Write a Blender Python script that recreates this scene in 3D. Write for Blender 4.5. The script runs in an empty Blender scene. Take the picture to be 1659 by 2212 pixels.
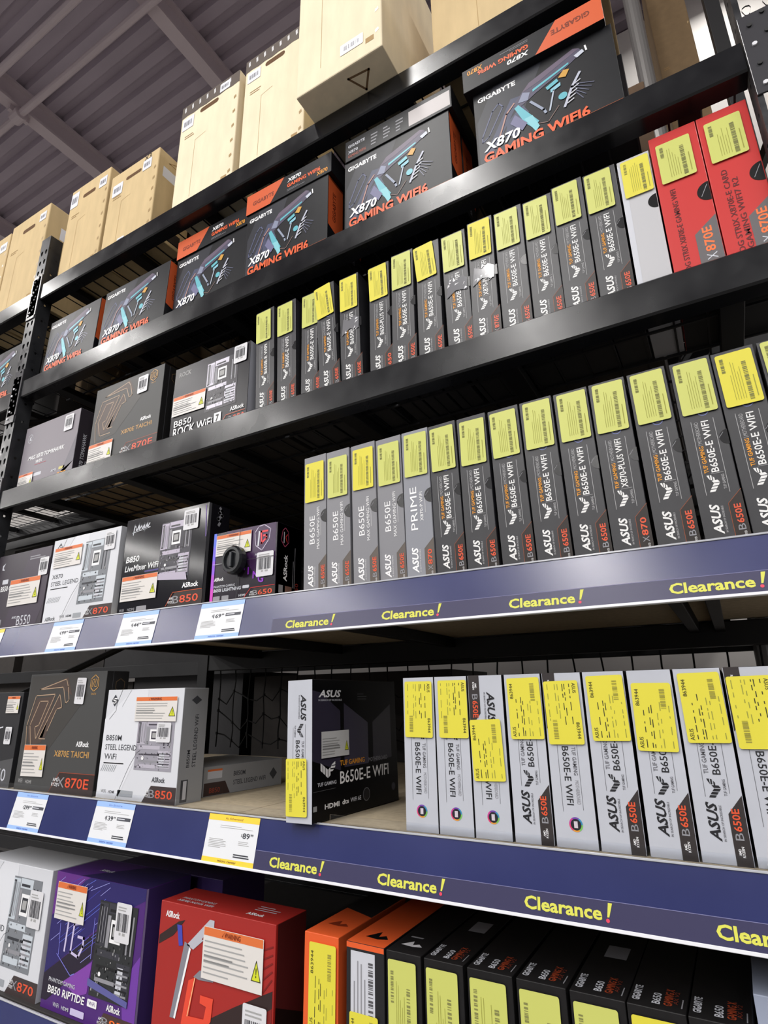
import bpy, bmesh, math, random
from mathutils import Vector, Matrix

S = bpy.context.scene
C = S.collection
rnd = random.Random(7)

# ------------------------------------------------------------------ camera
cam_d = bpy.data.cameras.new('camera')
cam_d.sensor_fit = 'HORIZONTAL'
cam_d.sensor_width = 36.0
cam_d.lens = 36.0 * 1260.0 / 1659.0
cam_d.clip_start = 0.02
cam = bpy.data.objects.new('camera', cam_d)
C.objects.link(cam)
Rv = Vector((0.86532763, 0.50100703, -0.01414375))
Uv = Vector((0.16396579, -0.25630574, 0.95258731))
Fv = Vector((-0.47362781, 0.82661921, 0.30393646))
cam.matrix_world = Matrix(((Rv.x, Uv.x, -Fv.x, 0.0), (Rv.y, Uv.y, -Fv.y, -1.05),
                           (Rv.z, Uv.z, -Fv.z, 1.5), (0, 0, 0, 1)))
S.camera = cam

# ------------------------------------------------------------------ light and exposure
S.view_settings.view_transform = 'Standard'
S.view_settings.look = 'None'
S.view_settings.gamma = 1.0
S.view_settings.use_curve_mapping = False
S.view_settings.exposure = 0.0
WORLD_STRENGTH = 0.17
STRIP_W = 395.0
world = bpy.data.worlds.new('store_air')
S.world = world
world.use_nodes = True
world.node_tree.nodes['Background'].inputs[0].default_value = (0.93, 0.93, 1.0, 1)
world.node_tree.nodes['Background'].inputs[1].default_value = WORLD_STRENGTH
# linear ceiling strips: (x, y centre, length); last one added to light the back wall
STRIPS = [(-17.6, -9.0, 14.4), (-12.4, -9.0, 14.4), (-7.2, -9.0, 14.4), (-1.7, -9.0, 14.4), (3.2, -9.0, 14.4), (0.7, 2.1, 1.2)]


# ------------------------------------------------------------------ materials
def lin(c):
    r = []
    for x in c:
        x = x / 255.0
        r.append(x / 12.92 if x <= 0.04045 else ((x + 0.055) / 1.055) ** 2.4)
    return (r[0], r[1], r[2], 1.0)


_mats = {}


def M(rgb, rough=0.42, metal=0.0, noise=0.0, nscale=30.0, bump=0.0, trans=0.0, emit=0.0, coat=0.0, stretch=None, rnoise=0.0, spec=0.36):
    """principled material, sRGB 0-255 colour, optional procedural mottling / bump"""
    key = (tuple(rgb), rough, metal, noise, nscale, bump, trans, emit, coat, stretch, rnoise, spec)
    if key in _mats:
        return _mats[key]
    m = bpy.data.materials.new('mat_%d_%d_%d' % tuple(int(v) for v in rgb))
    m.use_nodes = True
    nt = m.node_tree
    b = nt.nodes['Principled BSDF']
    col = lin(rgb)
    b.inputs['Base Color'].default_value = col
    b.inputs['Roughness'].default_value = rough
    b.inputs['Metallic'].default_value = metal
    b.inputs['Specular IOR Level'].default_value = spec
    if trans:
        b.inputs['Transmission Weight'].default_value = trans
        b.inputs['IOR'].default_value = 1.2
    if coat:
        b.inputs['Coat Weight'].default_value = coat
        b.inputs['Coat Roughness'].default_value = 0.12
    if emit:
        b.inputs['Emission Color'].default_value = col
        b.inputs['Emission Strength'].default_value = emit
    if noise or bump or rnoise:
        tc = nt.nodes.new('ShaderNodeTexCoord')
        mp = nt.nodes.new('ShaderNodeMapping')
        if stretch:
            mp.inputs['Scale'].default_value = stretch
        nz = nt.nodes.new('ShaderNodeTexNoise')
        nz.inputs['Scale'].default_value = nscale
        nz.inputs['Detail'].default_value = 6
        nt.links.new(tc.outputs['Object'], mp.inputs['Vector'])
        nt.links.new(mp.outputs['Vector'], nz.inputs['Vector'])
        if noise:
            rp = nt.nodes.new('ShaderNodeValToRGB')
            rp.color_ramp.elements[0].position = 0.3
            rp.color_ramp.elements[1].position = 0.7
            rp.color_ramp.elements[0].color = tuple(c * (1 - noise) for c in col[:3]) + (1,)
            rp.color_ramp.elements[1].color = tuple(min(1, c * (1 + noise)) for c in col[:3]) + (1,)
            nt.links.new(nz.outputs['Fac'], rp.inputs['Fac'])
            nt.links.new(rp.outputs['Color'], b.inputs['Base Color'])
        if rnoise:
            mr = nt.nodes.new('ShaderNodeMapRange')
            mr.inputs['From Min'].default_value = 0.35
            mr.inputs['From Max'].default_value = 0.7
            mr.inputs['To Min'].default_value = rough
            mr.inputs['To Max'].default_value = min(1, rough + rnoise)
            nt.links.new(nz.outputs['Fac'], mr.inputs['Value'])
            nt.links.new(mr.outputs['Result'], b.inputs['Roughness'])
        if bump:
            bp = nt.nodes.new('ShaderNodeBump')
            bp.inputs['Strength'].default_value = bump
            bp.inputs['Distance'].default_value = 0.004
            nt.links.new(nz.outputs['Fac'], bp.inputs['Height'])
            nt.links.new(bp.outputs['Normal'], b.inputs['Normal'])
    _mats[key] = m
    return m


STEEL = M((22, 23, 26), 0.20, noise=0.15, nscale=9, rnoise=0.10)
STEEL2 = M((24, 24, 26), 0.5)
WIRE = M((52, 52, 55), 0.4, metal=0.4)
NAVY = M((33, 40, 92), 0.24, noise=0.08, nscale=5, rnoise=0.03, spec=.75)
STRIPB = M((58, 56, 86), 0.32)
PWHITE = M((218, 219, 224), 0.4)
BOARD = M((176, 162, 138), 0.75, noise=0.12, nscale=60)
KRAFT = M((206, 182, 138), 0.8, noise=0.07, nscale=26, bump=0.10, stretch=(1, 1, 0.25))
KRAFT_LIT = M((234, 220, 190), 0.8, noise=0.06, nscale=26, bump=0.10, stretch=(1, 1, 0.25))  # paler kraft: strong light on the brightest cartons put into the colour
TAPE = M((150, 132, 108), 0.16)
GTAPE = M((110, 102, 96), 0.2)
YEL = M((216, 206, 66), 0.5)
YELP = M((196, 200, 106), 0.42)
INK = M((52, 52, 30), 0.6)
INKS = M((150, 148, 60), 0.6)
WHT = M((232, 232, 234), 0.45)
LGREY = M((196, 198, 206), 0.45)
GREY = M((140, 140, 146), 0.45)
DGREY = M((84, 84, 88), 0.45)
BLK = M((16, 16, 18), 0.3, spec=.22)
BLKM = M((30, 30, 33), 0.5)
ORG = M((208, 92, 48), 0.42)
ORG2 = M((214, 112, 60), 0.45)
AMB = M((222, 150, 40), 0.45)
RED = M((196, 44, 40), 0.4)
TEAL = M((96, 176, 190), 0.4)
NAVYA = M((52, 58, 88), 0.4)
SLATE = M((92, 96, 118), 0.4)
TXTG = M((160, 160, 160), 0.5)
GOLD = M((190, 146, 84), 0.4)


# ------------------------------------------------------------------ object helpers
def link(name, me, parent=None, loc=None):
    o = bpy.data.objects.new(name, me)
    C.objects.link(o)
    if parent is not None:
        o.parent = parent
    if loc is not None:
        o.location = loc
    return o


def tag(o, label, cat, group=None):
    o['label'] = label
    o['category'] = cat
    if group:
        o['group'] = group
    return o


def thing(name, label, cat, loc, rz=0.0, ry=0.0, rx=0.0, group=None):
    o = bpy.data.objects.new(name, None)
    o.empty_display_size = 0.05
    C.objects.link(o)
    o.location = loc
    o.rotation_euler = (rx, ry, rz)
    return tag(o, label, cat, group)


class MB:
    """gathers solids into one mesh, several materials"""

    def __init__(self):
        self.v, self.f, self.m, self.mats = [], [], [], []

    def mi(self, mat):
        if mat not in self.mats:
            self.mats.append(mat)
        return self.mats.index(mat)

    def box(self, a, b, mat):
        n = len(self.v)
        x0, y0, z0 = a
        x1, y1, z1 = b
        self.v += [(x0, y0, z0), (x1, y0, z0), (x1, y1, z0), (x0, y1, z0),
                   (x0, y0, z1), (x1, y0, z1), (x1, y1, z1), (x0, y1, z1)]
        k = self.mi(mat)
        for q in ((0, 3, 2, 1), (4, 5, 6, 7), (0, 1, 5, 4), (1, 2, 6, 5), (2, 3, 7, 6), (3, 0, 4, 7)):
            self.f.append([n + i for i in q])
            self.m.append(k)

    def prism(self, prof, axis, a, b, mat):
        """extrude a 2-D profile along an axis; prof in the two remaining axes in xyz order"""
        n = len(self.v)
        k = self.mi(mat)

        def p(t, q):
            return {'x': (t, q[0], q[1]), 'y': (q[0], t, q[1]), 'z': (q[0], q[1], t)}[axis]
        L = len(prof)
        for t in (a, b):
            self.v += [p(t, q) for q in prof]
        self.f.append(list(range(n, n + L)))
        self.m.append(k)
        self.f.append(list(range(n + 2 * L - 1, n + L - 1, -1)))
        self.m.append(k)
        for i in range(L):
            j = (i + 1) % L
            self.f.append([n + i, n + j, n + L + j, n + L + i])
            self.m.append(k)

    def tube(self, pts, r, mat, sides=6):
        k = self.mi(mat)
        n = len(self.v)
        P = [Vector(p) for p in pts]
        for i, p in enumerate(P):
            t = (P[min(i + 1, len(P) - 1)] - P[max(i - 1, 0)]).normalized()
            a = Vector((0, 1, 0)) if abs(t.y) < 0.9 else Vector((1, 0, 0))
            u = t.cross(a).normalized()
            w = t.cross(u)
            for s in range(sides):
                an = 2 * math.pi * s / sides
                self.v.append(tuple(p + u * math.cos(an) * r + w * math.sin(an) * r))
        for i in range(len(P) - 1):
            for s in range(sides):
                a0 = n + i * sides + s
                a1 = n + i * sides + (s + 1) % sides
                self.f.append([a0, a1, a1 + sides, a0 + sides])
                self.m.append(k)
        for e in (n, n + (len(P) - 1) * sides):
            self.f.append([e + s for s in range(sides)])
            self.m.append(k)

    def mesh(self, name, bev=0.0):
        me = bpy.data.meshes.new(name)
        me.from_pydata(self.v, [], self.f)
        for mt in self.mats:
            me.materials.append(mt)
        me.polygons.foreach_set('material_index', self.m)
        bm = bmesh.new()
        bm.from_mesh(me)
        bmesh.ops.recalc_face_normals(bm, faces=bm.faces[:])
        if bev:
            bmesh.ops.bevel(bm, geom=bm.edges[:] + bm.verts[:], offset=bev, segments=2, affect='EDGES', profile=0.5)
        bm.to_mesh(me)
        bm.free()
        return me

    def build(self, name, parent=None, loc=None, bev=0.0):
        return link(name, self.mesh(name, bev), parent, loc)


_glyph = {}


def glyphs(s, off):
    k = (s, off)
    if k not in _glyph:
        cu = bpy.data.curves.new('lettering', 'FONT')
        cu.body = s
        cu.offset = off
        cu.resolution_u = 2
        ob = bpy.data.objects.new('lettering', cu)
        C.objects.link(ob)
        me = bpy.data.meshes.new_from_object(ob.evaluated_get(bpy.context.evaluated_depsgraph_get()))
        vs = [(v.co.x, v.co.y) for v in me.vertices]
        fs = [list(p.vertices) for p in me.polygons]
        bpy.data.objects.remove(ob)
        bpy.data.curves.remove(cu)
        bpy.data.meshes.remove(me)
        _glyph[k] = (vs, fs)
    return _glyph[k]


class Pr:
    """printing on one face: flat shapes in face coordinates (u right, v up), stacked by layer"""

    def __init__(self, flip=None, ox=0.0, oy=0.0):
        self.v, self.f, self.m, self.mats = [], [], [], []
        self.flip, self.ox, self.oy = flip, ox, oy
        self.sub = None

    def mi(self, mat):
        if mat not in self.mats:
            self.mats.append(mat)
        return self.mats.index(mat)

    def _p(self, u, v, ly):
        u += self.ox
        v += self.oy
        if self.flip:
            u, v = self.flip[0] - u, self.flip[1] - v
        return (u, v, 0.00025 * ly)

    def poly(self, pts, mat, ly=1):
        n = len(self.v)
        self.v += [self._p(u, v, ly) for u, v in pts]
        self.f.append(list(range(n, n + len(pts))))
        self.m.append(self.mi(mat))

    def rect(self, u0, v0, u1, v1, mat, ly=1):
        self.poly([(u0, v0), (u1, v0), (u1, v1), (u0, v1)], mat, ly)

    def rrect(self, u0, v0, u1, v1, r, mat, ly=1, rot=0.0):
        pts = []
        for cx, cy, a in ((u1 - r, v0 + r, -90), (u1 - r, v1 - r, 0), (u0 + r, v1 - r, 90), (u0 + r, v0 + r, 180)):
            for k in range(4):
                t = math.radians(a + 30 * k)
                pts.append((cx + r * math.cos(t), cy + r * math.sin(t)))
        if rot:
            cx, cy = (u0 + u1) / 2, (v0 + v1) / 2
            c, s = math.cos(rot), math.sin(rot)
            pts = [(cx + (x - cx) * c - (y - cy) * s, cy + (x - cx) * s + (y - cy) * c) for x, y in pts]
        self.poly(pts, mat, ly)

    def line(self, pts, w, mat, ly=2, closed=False):
        q = list(pts) + ([pts[0]] if closed else [])
        for (x0, y0), (x1, y1) in zip(q[:-1], q[1:]):
            L = math.hypot(x1 - x0, y1 - y0) or 1e-9
            dx, dy = (x1 - x0) / L * w / 2, (y1 - y0) / L * w / 2
            self.poly([(x0 - dx - dy, y0 - dy + dx), (x0 - dx + dy, y0 - dy - dx),
                       (x1 + dx + dy, y1 + dy - dx), (x1 + dx - dy, y1 + dy + dx)], mat, ly)

    def disc(self, u, v, r, mat, ly=1, a0=0, a1=360, n=20, ry=None):
        ry = ry or r
        self.poly([(u + r * math.cos(math.radians(a0 + (a1 - a0) * i / n)),
                    v + ry * math.sin(math.radians(a0 + (a1 - a0) * i / n))) for i in range(n + (a1 - a0 < 360))], mat, ly)

    def _map(self, u, v, w, h, rot):
        if rot == 90:
            return lambda x, y: (u + h - y, v + x)
        if rot == -90:
            return lambda x, y: (u + y, v + w - x)
        if rot == 180:
            return lambda x, y: (u + w - x, v + h - y)
        return lambda x, y: (u + x, v + y)

    def text(self, s, u, v, w, h, mat, rot=0, b=0.0, sh=0.0, ly=2):
        """lettering stretched into a w x h field whose lower-left corner is (u, v)"""
        vs, fs = glyphs(s, b)
        vs = [(x + sh * y, y) for x, y in vs]
        x0, x1 = min(p[0] for p in vs), max(p[0] for p in vs)
        y0, y1 = min(p[1] for p in vs), max(p[1] for p in vs)
        g = self._map(u, v, w, h, rot)
        n = len(self.v)
        for x, y in vs:
            a, c = g((x - x0) / (x1 - x0) * w, (y - y0) / (y1 - y0) * h)
            self.v.append(self._p(a, c, ly))
        k = self.mi(mat)
        for f in fs:
            self.f.append([n + i for i in f])
            self.m.append(k)

    def art(self, shapes, u, v, w, h, mat, rot=0, ly=2):
        g = self._map(u, v, w, h, rot)
        for sh in shapes:
            self.poly([g(x * w, y * h) for x, y in sh], mat, ly)

    def fine(self, u, v, w, h, n, mat, rot=0, ly=2, seed=1, thick=0.35):
        """n illegible lines of small print"""
        r = random.Random(seed)
        g = self._map(u, v, w, h, rot)
        for i in range(n):
            y = h * (1 - (i + 0.7) / n)
            x1 = w * r.uniform(0.55, 1.0)
            t = h / n * thick
            self.poly([g(0, y), g(x1, y), g(x1, y + t), g(0, y + t)], mat, ly)

    def barcode(self, u, v, w, h, mat, rot=0, ly=2, seed=1, n=22):
        r = random.Random(seed)
        g = self._map(u, v, w, h, rot)
        x = 0.0
        ws = [r.choice((1, 1, 2, 3)) for _ in range(2 * n)]
        k = w / sum(ws)
        for i, q in enumerate(ws):
            if i % 2 == 0:
                self.poly([g(x, 0), g(x + q * k, 0), g(x + q * k, h), g(x, h)], mat, ly)
            x += q * k

    def mesh(self, name, face, W, D, H):
        fn = {'front': lambda u, v, n: (u, -n, v), 'right': lambda u, v, n: (W + n, u, v),
              'top': lambda u, v, n: (u, v, H + n), 'left': lambda u, v, n: (-n, D - u, v),
              'bottom': lambda u, v, n: (u, v, -n)}[face]
        me = bpy.data.meshes.new(name)
        me.from_pydata([fn(*p) for p in self.v], [], self.f)
        for mt in self.mats:
            me.materials.append(mt)
        me.polygons.foreach_set('material_index', self.m)
        return me


# ------------------------------------------------------------------ setting
DECK_E, DECK_D, DECK_C, DECK_A, DECK_B, DECK_F = 3.159, 2.7075, 2.247, 1.738, 1.262, 0.785
X0, X1 = -2.224, 0.214          # inner faces of the two uprights
DEPTH = 1.12


def struct(name, mb, bev=0.0):
    o = mb.build(name, bev=bev)
    o['kind'] = 'structure'
    return o


m = MB()
m.box((-32, -14, -0.1), (14, 26, 0), M((108, 106, 104), 0.35, noise=0.06, nscale=3))
struct('floor', m)
# corrugated steel roof deck running along the aisle
CEIL = 7.1
m = MB()
cm = M((178, 166, 178), 0.6, noise=0.06, nscale=2)
y = -14.0
k = m.mi(cm)
pts = []
while y < 26:
    pts += [(y, CEIL), (y + 0.085, CEIL), (y + 0.105, CEIL + 0.055), (y + 0.17, CEIL + 0.055)]
    y += 0.19
for yy, zz in pts:
    m.v += [(-32, yy, zz), (14, yy, zz)]
for i in range(len(pts) - 1):
    m.f.append([2 * i, 2 * i + 1, 2 * i + 3, 2 * i + 2])
    m.m.append(k)
struct('ceiling', m)
jm = M((202, 188, 194), 0.6)
for n_, x in enumerate((-12.2, -10.4, -8.6, -6.8, -5.0, -3.2, -1.4, 0.4, 2.2, 4.0)):
    m = MB()
    m.box((x - 0.055, -14, CEIL - 0.03), (x + 0.055, 26, CEIL - 0.002), jm)
    m.box((x - 0.012, -14, CEIL - 0.22), (x + 0.012, 26, CEIL - 0.03), jm)
    m.box((x - 0.06, -14, CEIL - 0.25), (x + 0.06, 26, CEIL - 0.22), jm)
    struct('trim_%d' % (n_ + 1), m)
m = MB()
m.box((-32, 3.0, 0), (14, 3.12, CEIL - 0.26), M((206, 202, 198), 0.8, noise=0.03, nscale=4))
struct('wall_back', m)

for (yy, zz, lab) in ((0.49, CEIL - 0.34, 'thin pale conduit under the roof deck, nearer to the corner of the picture'),
                      (0.82, CEIL - 0.30, 'pale conduit crossing the roof joist at a round clamp')):
    t = thing('ceiling_conduit', lab, 'pipe', (0, yy, zz), group=None)
    m = MB()
    m.tube([(-30, 0, 0), (12, 0, 0)], 0.032, jm, 10)
    m.build('pipe', t)
    if yy > 0.6:
        m = MB()
        m.tube([(-5.06, 0, 0), (-4.94, 0, 0)], 0.06, jm, 12)
        m.box((-5.02, -0.09, -0.01), (-4.98, 0.09, 0.055), jm)
        m.build('clamp', t)

for i, (x, y, L) in enumerate(STRIPS):
    t = thing('ceiling_light', 'long white strip light hanging above the aisle' if y < 0 else 'added strip light out of view, brightening the wall behind the rack',
              'lamp', (x, y, 6.62), group='ceiling strip lights')
    m = MB()
    m.box((-0.15, -L / 2, 0.012), (0.15, L / 2, 0.07), PWHITE)
    m.build('housing', t, bev=0.004)
    m = MB()
    m.box((-0.13, -L / 2 + 0.02, 0.004), (0.13, L / 2 - 0.02, 0.012), M((255, 252, 246), 0.5, emit=6.0))
    m.build('diffuser', t)
    ld = bpy.data.lights.new('lamp_light', 'AREA')
    ld.shape = 'RECTANGLE'
    ld.size, ld.size_y = 0.26, L - 0.04
    ld.energy = STRIP_W * (L / 7.2 if y < 0 else 0.07)
    ld.color = (1.0, 0.975, 0.95)
    lo = link('lamp_light', ld, t, (0, 0, 0.0))

# ------------------------------------------------------------------ rack: uprights
def plate_with_holes(name, w, h, holes, thick, mat, parent, loc, rot):
    cu = bpy.data.curves.new(name, 'CURVE')
    cu.dimensions = '2D'
    cu.fill_mode = 'BOTH'
    cu.extrude = thick / 2

    def sp(pts):
        s = cu.splines.new('POLY')
        s.points.add(len(pts) - 1)
        for p, q in zip(s.points, pts):
            p.co = (q[0], q[1], 0, 1)
        s.use_cyclic_u = True
    sp([(0, 0), (w, 0), (w, h), (0, h)])
    for hp in holes:
        sp(hp)
    ob = bpy.data.objects.new(name, cu)
    C.objects.link(ob)
    me = bpy.data.meshes.new_from_object(ob.evaluated_get(bpy.context.evaluated_depsgraph_get()))
    bpy.data.objects.remove(ob)
    me.materials.clear()
    me.materials.append(mat)
    o = link(name, me, parent, loc)
    o.rotation_euler = rot
    return o


def teardrop(x, y, s=1.0, lean=0.0):
    pts = [(-0.0085, 0.006), (-0.0065, 0.0125), (0.0, 0.0155), (0.0065, 0.0125), (0.0085, 0.006), (0.0045, -0.009), (0, -0.0125), (-0.0045, -0.009)]
    return [(x + a * s + lean * b, y + b * s) for a, b in pts]


def circle(x, y, r):
    return [(x + r * math.cos(i * math.pi / 4), y + r * math.sin(i * math.pi / 4)) for i in range(8)]


POSTM = M((44, 45, 48), 0.26, rnoise=0.2, nscale=18, noise=0.2)


def upright(x, w, top, label):
    t = thing('rack_upright', label, 'rack post', (x, 0, 0))
    holes = []
    zz = 0.08
    while zz < top - 0.04:
        holes.append(teardrop(w * 0.27, zz, 0.92))
        holes.append(teardrop(w * 0.73, zz, 0.92))
        zz += 0.0508
    plate_with_holes('front_plate', w, top, holes, 0.003, POSTM, t, (0, 0, 0), (math.pi / 2, 0, 0))
    sh = [circle(0.026, 0.1 + 0.0762 * i, 0.0055) for i in range(int((top - 0.15) / 0.0762))]
    plate_with_holes('side_plate', 0.052, top, sh, 0.003, POSTM, t, (w - 0.0015, 0.0, 0), (math.pi / 2, 0, math.pi / 2))
    plate_with_holes('side_plate', 0.052, top, sh, 0.003, POSTM, t, (0.0015, 0.0, 0), (math.pi / 2, 0, math.pi / 2))
    m = MB()
    m.box((-0.01, -0.02, 0), (w + 0.01, 0.09, 0.008), STEEL2)
    m.build('foot_plate', t)
    m = MB()
    m.box((0, DEPTH - 0.05, 0), (w, DEPTH, top), STEEL2)
    m.build('rear_post', t, bev=0.002)
    for z0 in (0.3, 1.45, 2.55):
        m = MB()
        m.tube([(w / 2, 0.05, z0), (w / 2, DEPTH - 0.05, z0 + 0.5)], 0.014, STEEL2, 6)
        m.build('brace', t)
    return t


upright(-2.288, 0.064, 3.41, 'tall black perforated rack post at the left, between the two rows of cartons')
upright(0.214, 0.076, 3.41, 'black perforated rack post at the right edge beside the red boxes')


# ------------------------------------------------------------------ rack: beams, decks
def beam(x0, x1, top, label, h=0.076, plates=True):
    t = thing('rack_beam', label, 'rack beam', (x0, 0, top))
    m = MB()
    L = x1 - x0
    g = 0.004
    m.prism([(0.0, -h + g), (g, -h), (0.045, -h), (0.045, -0.024), (0.026, -0.024), (0.026, -g * .5), (0.022, 0.0), (g, 0), (0, -g)], 'x', 0.002, L - 0.002, STEEL)
    m.build('beam', t)
    m = MB()
    m.box((0, 1.075, -h), (L, DEPTH, 0), STEEL2)
    m.build('rear_beam', t, bev=0.003)
    if plates:
        for s, xx in ((0, -0.058), (1, L)):
            m = MB()
            m.box((xx, -0.0055, -0.15), (xx + 0.058, -0.0015, 0.05), M((60, 60, 64), .25, spec=.6))
            m.build('end_bracket', t, bev=0.001)
            px = xx + 0.029
            for q in range(4):
                m = MB()
                m.tube([(px - 0.012, -0.0085, -0.13 + q * 0.05), (px - 0.012, -0.005, -0.13 + q * 0.05)], 0.0045, STEEL2 if q % 2 else PWHITE, 8)
                m.build('rivet', t)
                m = MB()
                m.tube([(px + 0.012, -0.0085, -0.11 + q * 0.05), (px + 0.012, -0.005, -0.11 + q * 0.05)], 0.0045, STEEL2, 8)
                m.build('rivet', t)
    return t


def wire_deck(x0, x1, top, label):
    t = thing('wire_deck', label, 'shelf deck', (x0, 0, top))
    L = x1 - x0
    m = MB()
    for j in range(9):
        yy = 0.055 + j * 0.124
        m.box((0.004, yy - 0.0028, -0.0085), (L - 0.004, yy + 0.0028, -0.0032), WIRE)
    nx = int(L / 0.0635)
    for i in range(nx + 1):
        xx = 0.012 + i * (L - 0.024) / nx
        m.box((xx - 0.0022, 0.03, -0.0034), (xx + 0.0022, 1.09, -0.001), WIRE)
    m.build('wire_mesh', t)
    for i in range(6):
        xx = 0.1 + i * (L - 0.2) / 5
        m = MB()
        m.box((xx - 0.022, 0.047, -0.034), (xx + 0.022, 1.07, -0.0095), STEEL2)
        m.build('support_channel', t, bev=0.002)
    return t


NB = {DECK_E: 'topmost black beam, carrying the cardboard cartons', DECK_D: 'second black beam from the top, below the large dark boxes',
      DECK_C: 'third black beam from the top, above the bluish price rail'}
ND = {DECK_E: 'black wire deck under the cardboard cartons', DECK_D: 'black wire deck under the large dark boxes',
      DECK_C: 'black wire deck under the slim boxes and red boxes'}
for z in (DECK_E, DECK_D, DECK_C):
    beam(X0, X1, z, NB[z])
    wire_deck(X0, X1 if z != DECK_E else -0.055, z, ND[z])
XL0, XL1 = -4.73, -2.288
NL = {DECK_E: 'white-glaring beam end left of the perforated post, under cartons', DECK_D: 'black beam of the neighbouring bay left of the post, under one dark box'}
for z in (DECK_E, DECK_D):
    beam(XL0, XL1, z - 0.012 if z == DECK_E else z - 0.03, NL[z], plates=True)
    wire_deck(XL0, XL1, z - 0.012 if z == DECK_E else z - 0.03, 'wire deck of the neighbouring bay ' + ('under the cartons at far left' if z == DECK_E else 'under the dark box at far left'))


TILT = math.radians(11.0)


def fascia(z_top, label, lip):
    """price rail: tilted navy panel clipped in front of a beam"""
    t = thing('price_rail', label, 'price rail', (X0, 0, z_top - 0.0475))
    L = X1 - X0
    r = bpy.data.objects.new('rail_panel', None)
    m = MB()
    m.box((0.002, -0.002, -0.0475), (L - 0.002, 0.002, 0.0475), NAVY)
    p = m.build('rail_panel', t, bev=0.0008)
    p.rotation_euler = (-TILT, 0, 0)
    bpy.data.objects.remove(r)
    m = MB()
    m.box((0.002, -0.0045, -0.0505), (L - 0.002, 0.003, -0.0455), PWHITE)
    e = m.build('bottom_edge', t, bev=0.0008)
    e.rotation_euler = (-TILT, 0, 0)
    m = MB()
    m.box((0.002, -0.004, 0.0465), (L - 0.002, 0.0025, 0.0500), M((170, 172, 178), 0.2))
    e = m.build('top_edge', t, bev=0.0006)
    e.rotation_euler = (-TILT, 0, 0)
    if lip:
        m = MB()
        for a_, b_ in ((0.002, 1.372), (1.478, L - 0.002)):
            m = MB()
            m.box((a_, 0.0165, 0.047), (b_, 0.0175, 0.064), M((245, 247, 250), 0.08, trans=1.0))
            m.build('clear_lip', t)
    # carrying beam behind the rail
    m = MB()
    m.box((0.001, 0.024, -0.036), (L - 0.001, 0.066, 0.0285), STEEL2)
    m.build('beam', t, bev=0.003)
    m = MB()
    m.box((0.001, 1.075, -0.05), (L - 0.001, DEPTH, 0.026), STEEL2)
    m.build('rear_beam', t, bev=0.003)
    return t


def on_rail(o, x, z_top, v, out=0.0030):
    """seat a flat card on the tilted rail; v = height of its base above the rail centre"""
    o.location = (x, -out * math.cos(TILT) + v * math.sin(TILT), z_top - 0.0475 + v * math.cos(TILT) + out * math.sin(TILT))
    o.rotation_euler = (-TILT, 0, 0)


fascia(1.736, 'bluish upper price rail with three price tags, above the pale silver boxes', False)
fascia(1.263, 'dark navy middle price rail with the yellow-banded price tag', True)
fascia(0.784, 'price rail below the purple and red boxes, mostly cut off', False)


def board(z, label, pieces, mat=BOARD):
    t = thing('shelf_board', label, 'shelf', (X0, 0, z))
    for a, b in pieces:
        m = MB()
        m.box((a, 0.0185, -0.018), (b, 1.10, 0.0), mat)
        m.build('board_panel', t, bev=0.001)
    for xx in (0.33, 0.78, 1.3, 2.14, 2.21):
        m = MB()
        m.box((xx - 0.014, 0.068, -0.056), (xx + 0.014, 1.073, -0.0185), STEEL2)
        m.build('cross_bar', t, bev=0.002)
    return t


LX = X1 - X0
board(DECK_A, 'tan particle board shelf above the pale silver boxes', [(0.001, 1.22), (1.222, LX - 0.001)])
board(DECK_B, 'tan particle board shelf carrying the pale silver boxes', [(0.001, 1.22), (1.222, LX - 0.001)])
board(DECK_F, 'shelf board with shade painted in, under the purple, red and orange boxes', [(0.001, 1.22), (1.222, LX - 0.001)], M((46, 43, 42), .7, noise=.1))  # dark colour paints in the deep shade of the bottom shelf


# ------------------------------------------------------------------ netting and pole behind
def net(z0, z1, label, droop, seed):
    r = random.Random(seed)
    t = thing('safety_net', label, 'net', (X0, 1.135, z0))
    m = MB()
    nm = M((16, 16, 17), 0.7)
    n = int(LX / 0.095)
    H = z1 - z0
    for i in range(n + 1):
        x = 0.03 + i * 0.095
        m.tube([(x + r.uniform(-.006, .006), 0, H * q / 5) for q in range(6)], 0.0032, nm, 5)
    for j in range(max(2, int(H / 0.1))):
        z = 0.04 + j * 0.1
        pts = []
        for i in range(n + 1):
            x = 0.03 + i * 0.095
            zz = z + r.uniform(-droop, droop)
            pts += [(x, 0.0, max(0, min(H, zz))), (x + 0.045, 0.004, max(0, min(H, zz - r.uniform(0, droop * 1.5))))]
        m.tube(pts, 0.0032, nm, 5)
        for i in range(0, len(pts), 2):
            x, yy, zz = pts[i]
            m.tube([(x, -0.002, zz - 0.006), (x, -0.002, zz + 0.006)], 0.006, nm, 5)
    m.build('mesh_cords', t)


net(1.29, 1.66, 'black knotted net hanging behind the pale silver boxes', 0.03, 3)
net(1.765, 2.17, 'black net hanging behind the slim dark boxes', 0.012, 5)
net(0.82, 1.2, 'black net behind the purple and red boxes', 0.02, 8)
m = MB()
m.tube([(0.10, 1.19, 0), (0.10, 1.19, 5.5)], 0.034, M((150, 148, 146), 0.3, metal=0.6), 16)
tag(m.build('steel_pole'), 'grey round pole standing behind the rack, right of the largest dark box', 'pole')
m = MB()
m.box((0.345, 1.05, 0), (0.395, 1.1, 4.8), STEEL2)
tag(m.build('rear_rack_post', bev=0.002), 'dark square post behind the rack at the top right', 'rack post')

# ------------------------------------------------------------------ stickers (children of their box)
_cache = {}


def cached(key, fn):
    if key not in _cache:
        _cache[key] = fn()
    return _cache[key]


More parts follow.
